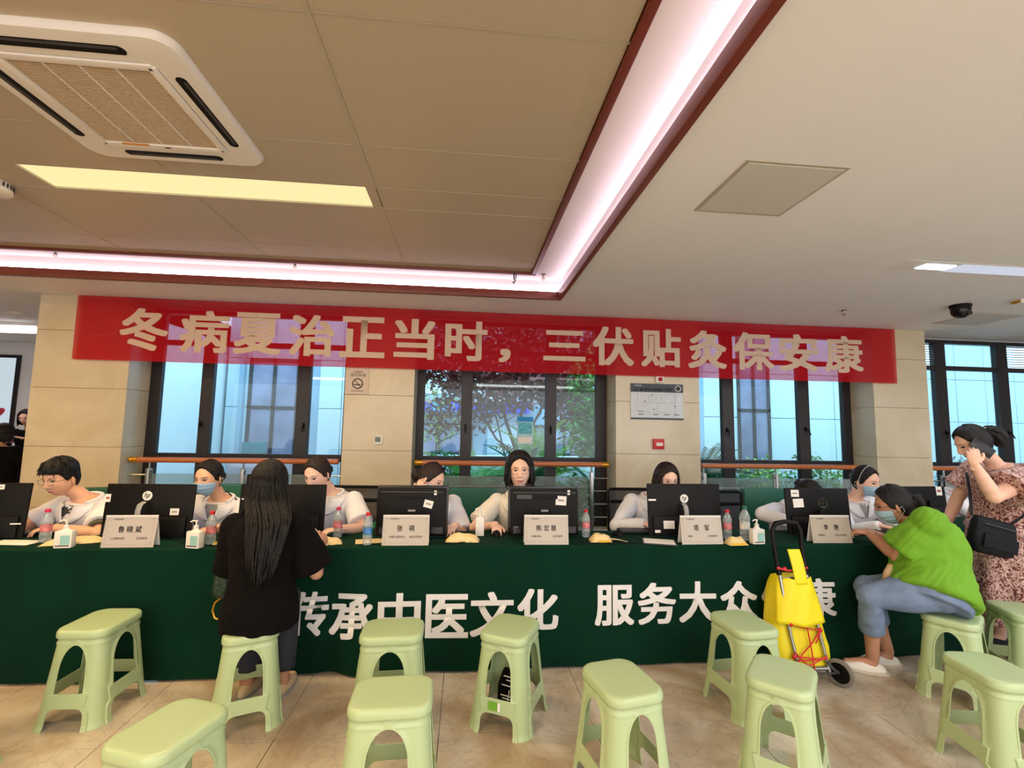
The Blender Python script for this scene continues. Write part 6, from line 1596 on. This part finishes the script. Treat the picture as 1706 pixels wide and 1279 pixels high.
    m = bag_shell(MB(), [(0, 0, .02, .05, .02), (0, 0, .05, .062, .032), (0, 0, .14, .06, .03), (.004, 0, .23, .05, .02), (.008, 0, .29, .03, .010)], 24, 2.6); wrinkle(m, .005, 30); m.v = [(x*.85, y, z*.8) for x, y, z in m.v]
    m.build('bag', mat('green_sequins', (16, 48, 26), .25, var=.9, scale=90, bump=.8, bscale=120), t, sharp=0)
    MB().tube([(.0, 0, .02+.0), (-.035, 0, -.01), (-.045, 0, -.05), (-.03, 0, -.09), (0, 0, -.10)], .006, 8).build('ring_handle', M_brass, t, 'gold curved handle')
    MB().tube([(.02, .02, .28), (.06, .0, .40), (.09, -.02, .49)], .006, 6).build('strap', M_black, t)
    # J woman in green
    t, T, HM, A, fy = person('person in a bright green T-shirt bent forward on a stool, blue-grey trousers', (2.855, 2.93, 1.035), (R(-125), R(16), 0), (2.93, 2.86, .925), (2.83, 2.70, .555), R(-112),
        {1: arm((2.77, 3.05, .83), (-.5, .8, 0), e=(2.74, 2.80, .735), n=(.1, 0, -1), fat=.12, curl=.5), -1: arm((2.84, 3.14, .82), (-.8, .5, 0), e=(2.99, 3.02, .745), fat=.1, curl=.5)}, M_skin_tan, mk_tied(((.0, .115, .0), .048), th=.009), M_greencloth, sleeve=.78, loose=.026, hem=-.09, wide=1.20, deep=1.36,
        legs={1: ((2.52, 2.78, .505), (2.62, 2.90, .09), (2.50, 2.97, .035)), -1: ((2.66, 2.96, .50), (2.80, 2.98, .09), (2.70, 3.0, .035))}, trouser=(M_denim, .55), shoes=M_white, bulge=.06, sleeve_r=.026, mask=True, hs=1.04, wr=.014, shirt_name='tshirt', nyaw=R(-116), eyes=True, glasses=True, base=(2.8, 2.75, 0), sm_=10)
    t2 = thing('cloth_pouch', 'small beige cloth pouch on the lap of the woman in green', 'pouch', (2.68, 2.80, .572))
    m = bag_shell(MB(), [(0, 0, 0, .04, .025), (0, 0, .02, .05, .032), (0, 0, .07, .042, .026), (.01, 0, .12, .022, .014)], 24, 2.4); wrinkle(m, .005, 25); m.build('pouch', mat('beige_cotton', (206, 172, 134), .85, bump=.3, bscale=30), t2, sharp=0)
    # K standing woman
    t, T, HM, A, fy = person('standing person in a pink floral dress holding a phone to the ear', (3.70, 3.12, 1.45), (R(-108), R(24), 0), (3.86, 3.10, 1.29), (3.90, 3.10, .84), R(-100),
        {1: arm((3.475, 2.93, 1.315), (.12, .12, 1), e=(3.545, 2.88, 1.10), n=(.6, .8, .1), fat=.18, curl=.5), -1: arm((3.72, 3.38, .80), (-.3, -.1, -1), e=(3.84, 3.38, 1.02), fat=.1)}, M_skin_pale, mk_tied(None, th=.012, tail=[((0, .085, .045), .03), ((0, .125, .05), .046), ((0, .155, .015), .060), ((0, .16, -.03), .060), ((0, .15, -.075), .035)]), FLORAL, sleeve=.62, loose=.022, hem=-.05, wide=1.22, deep=1.28,
        legs={1: ((3.88, 3.0, .48), (3.90, 3.0, .09), (3.78, 3.0, .035)), -1: ((3.88, 3.2, .48), (3.90, 3.2, .09), (3.78, 3.2, .035))}, trouser=None, shoes=M_trouser, bulge=.05, sleeve_r=.035, hs=1.06, wr=.008, shirt_name='dress_bodice', base=(3.88, 3.10, 0), sm_=8)
    m = MB(); n = 60
    def skirt(u, v):
        a = u*2*math.pi; z = .90-.68*v; r1 = .225+.05*v; r2 = .19+.07*v
        k = 1+(.015+.05*v)*math.sin(a*9+2*math.sin(v*2))+.02*math.sin(a*4+1)
        return Vector((3.89+r1*k*math.cos(a), 3.10+r2*k*math.sin(a), z))
    m.grid(skirt, 90, 24, closed_u=True); o = m.build('dress_skirt', FLORAL, t, world=True, sharp=0); md = o.modifiers.new('s', 'SOLIDIFY'); md.thickness = .003
    m = MB()
    for (z, r_) in ((.11, .0),):
        m.ball(HM @ Vector((.0, .115, .062)), .010, 12, 8)
    m.build('pearl_clip', M_white, t, world=True)
    MB().ball(HM @ Vector((.082, -.012, -.03)), .010, 12, 8).build('earring', M_white, t, world=True)
    # phone held to the ear
    w_ = A[1][2]; pc = (w_+(HM @ Vector((.088, .0, -.01))))/2+Vector((.03, -.02, .05))
    t2 = thing('phone', 'dark phone held to the ear of the standing woman in the floral dress', 'phone', HM @ Vector((.100, -.02, -.02)))
    MM = (HM.to_3x3().normalized().to_4x4()) @ Matrix.Rotation(R(28), 4, 'X')
    MB().box(-.0045, .0045, -.037, .037, -.076, .076, .004, MM).build('body', M_blackg, t2)
    MB().box(.0044, .0065, -.03, -.004, .035, .068, .001, MM, seg=1).build('camera_island', M_dgrey, t2)
    # handbag
    t2 = thing('shoulder_bag', 'black nylon shoulder bag worn by the standing woman in the floral dress', 'bag', (3.47, 2.87, .745))
    m = bag_shell(MB(), [(0, 0, -.02, .10, .03), (0, 0, .0, .15, .05), (0, 0, .10, .155, .052), (0, 0, .18, .15, .04), (.0, 0, .215, .14, .022)], 36, 3.6); wrinkle(m, .005, 18)
    MR = Matrix.Rotation(R(14), 4, 'Y'); m.v = [tuple(MR @ Vector(p)) for p in m.v]
    m.build('bag', M_navy, t2, sharp=0)
    f_ = MB(); f_.v = []; f_.box(-.12, .13, -.062, -.045, .02, .11, .008, MR).build('front_pocket', M_navy, t2); MB().tube([MR @ Vector((-.12, -.052, .17)), MR @ Vector((.12, -.052, .17))], .0035, 6).build('zip', M_dgrey, t2)
    q = [Vector((.135, 0, .155)), Vector((.22, -.03, .23)), Vector((.33, -.04, .32)), Vector((.43, .06, .42)), Vector((.46, .2, .52))]
    MB().tube(q, .014, 8, flat=.3).tube([Vector((-.09, .02, .235)), Vector((-.02, .08, .38)), Vector((.06, .16, .50))], .012, 8, flat=.3).build('strap', M_navy, t2)
    # M / N people in the neighbouring hall
    t, T, HM, A, fy = person('person with black hair in the far left hall, holding a pink sheet', (-6.78, 8.0, 1.53), (R(18), R(16), 0), (-6.79, 8.1, 1.35), (-6.79, 8.15, .88), R(14),
        {-1: arm((-6.93, 7.8, 1.22), (.6, -.3, .2)), 1: arm((-6.63, 7.8, 1.22), (-.6, -.3, .2))}, M_skin_pale, mk_bob(-.115, None), M_blackcloth, sleeve=.9, long_sleeve=True, legs={-1: ((-6.89, 8.15, .47), (-6.89, 8.15, .09), (-6.89, 8.02, .035)), 1: ((-6.69, 8.15, .47), (-6.69, 8.15, .09), (-6.69, 8.02, .035))}, trouser=TR, shoes=M_black, vox=.01)
    t = thing('pink_folder', 'pink sheet held by the dark dressed person in the far hall', 'folder', (-6.80, 7.66, 1.27)); MB().box(-.17, .17, -.006, .006, -.12, .13, .003, seg=1).build('sheet', mat('pink_sheet', (214, 130, 190), .7), t)
    t, T, HM, A, fy = person('person in black with their back turned at the left edge beyond the pillar', (-5.66, 6.40, 1.32), (R(160), R(10), 0), (-5.62, 6.35, 1.16), (-5.56, 6.30, .62), R(170),
        {-1: arm((-5.4, 6.6, 1.0), (0, 1, 0)), 1: arm((-5.8, 6.6, 1.0), (0, 1, 0))}, M_skin_tan, mk_bob(-.10, None), M_blackcloth, sleeve=.9, long_sleeve=True, legs={-1: ((-5.46, 6.65, .6), (-5.46, 6.60, .09), (-5.46, 6.73, .035)), 1: ((-5.66, 6.65, .6), (-5.66, 6.60, .09), (-5.66, 6.73, .035))}, trouser=TR, shoes=M_black, vox=.01, eyes=False, wide=1.15)
    t = thing('counter', 'dark counter in the hall past the first pillar', 'counter', (-6.6, 7.35, 0)); MB().box(-.9, .5, -.2, .2, 0, 1.0, .02).build('body', M_black, t); MB().box(-.95, .55, -.24, .24, 1.0, 1.04, .008).build('top', M_dgrey, t)
    t = thing('stool', 'dark bench under the person in black at the left edge', 'bench', (-5.56, 6.30, 0)); MB().box(-.25, .25, -.18, .18, .44, .52, .02).build('seat', M_black, t)
    for sx in (-.2, .2): 
        for sy in (-.14, .14): MB().box(sx-.02, sx+.02, sy-.02, sy+.02, 0, .44, .004).build('leg', M_black, t)
FLORAL = floral_mat()
build_people()
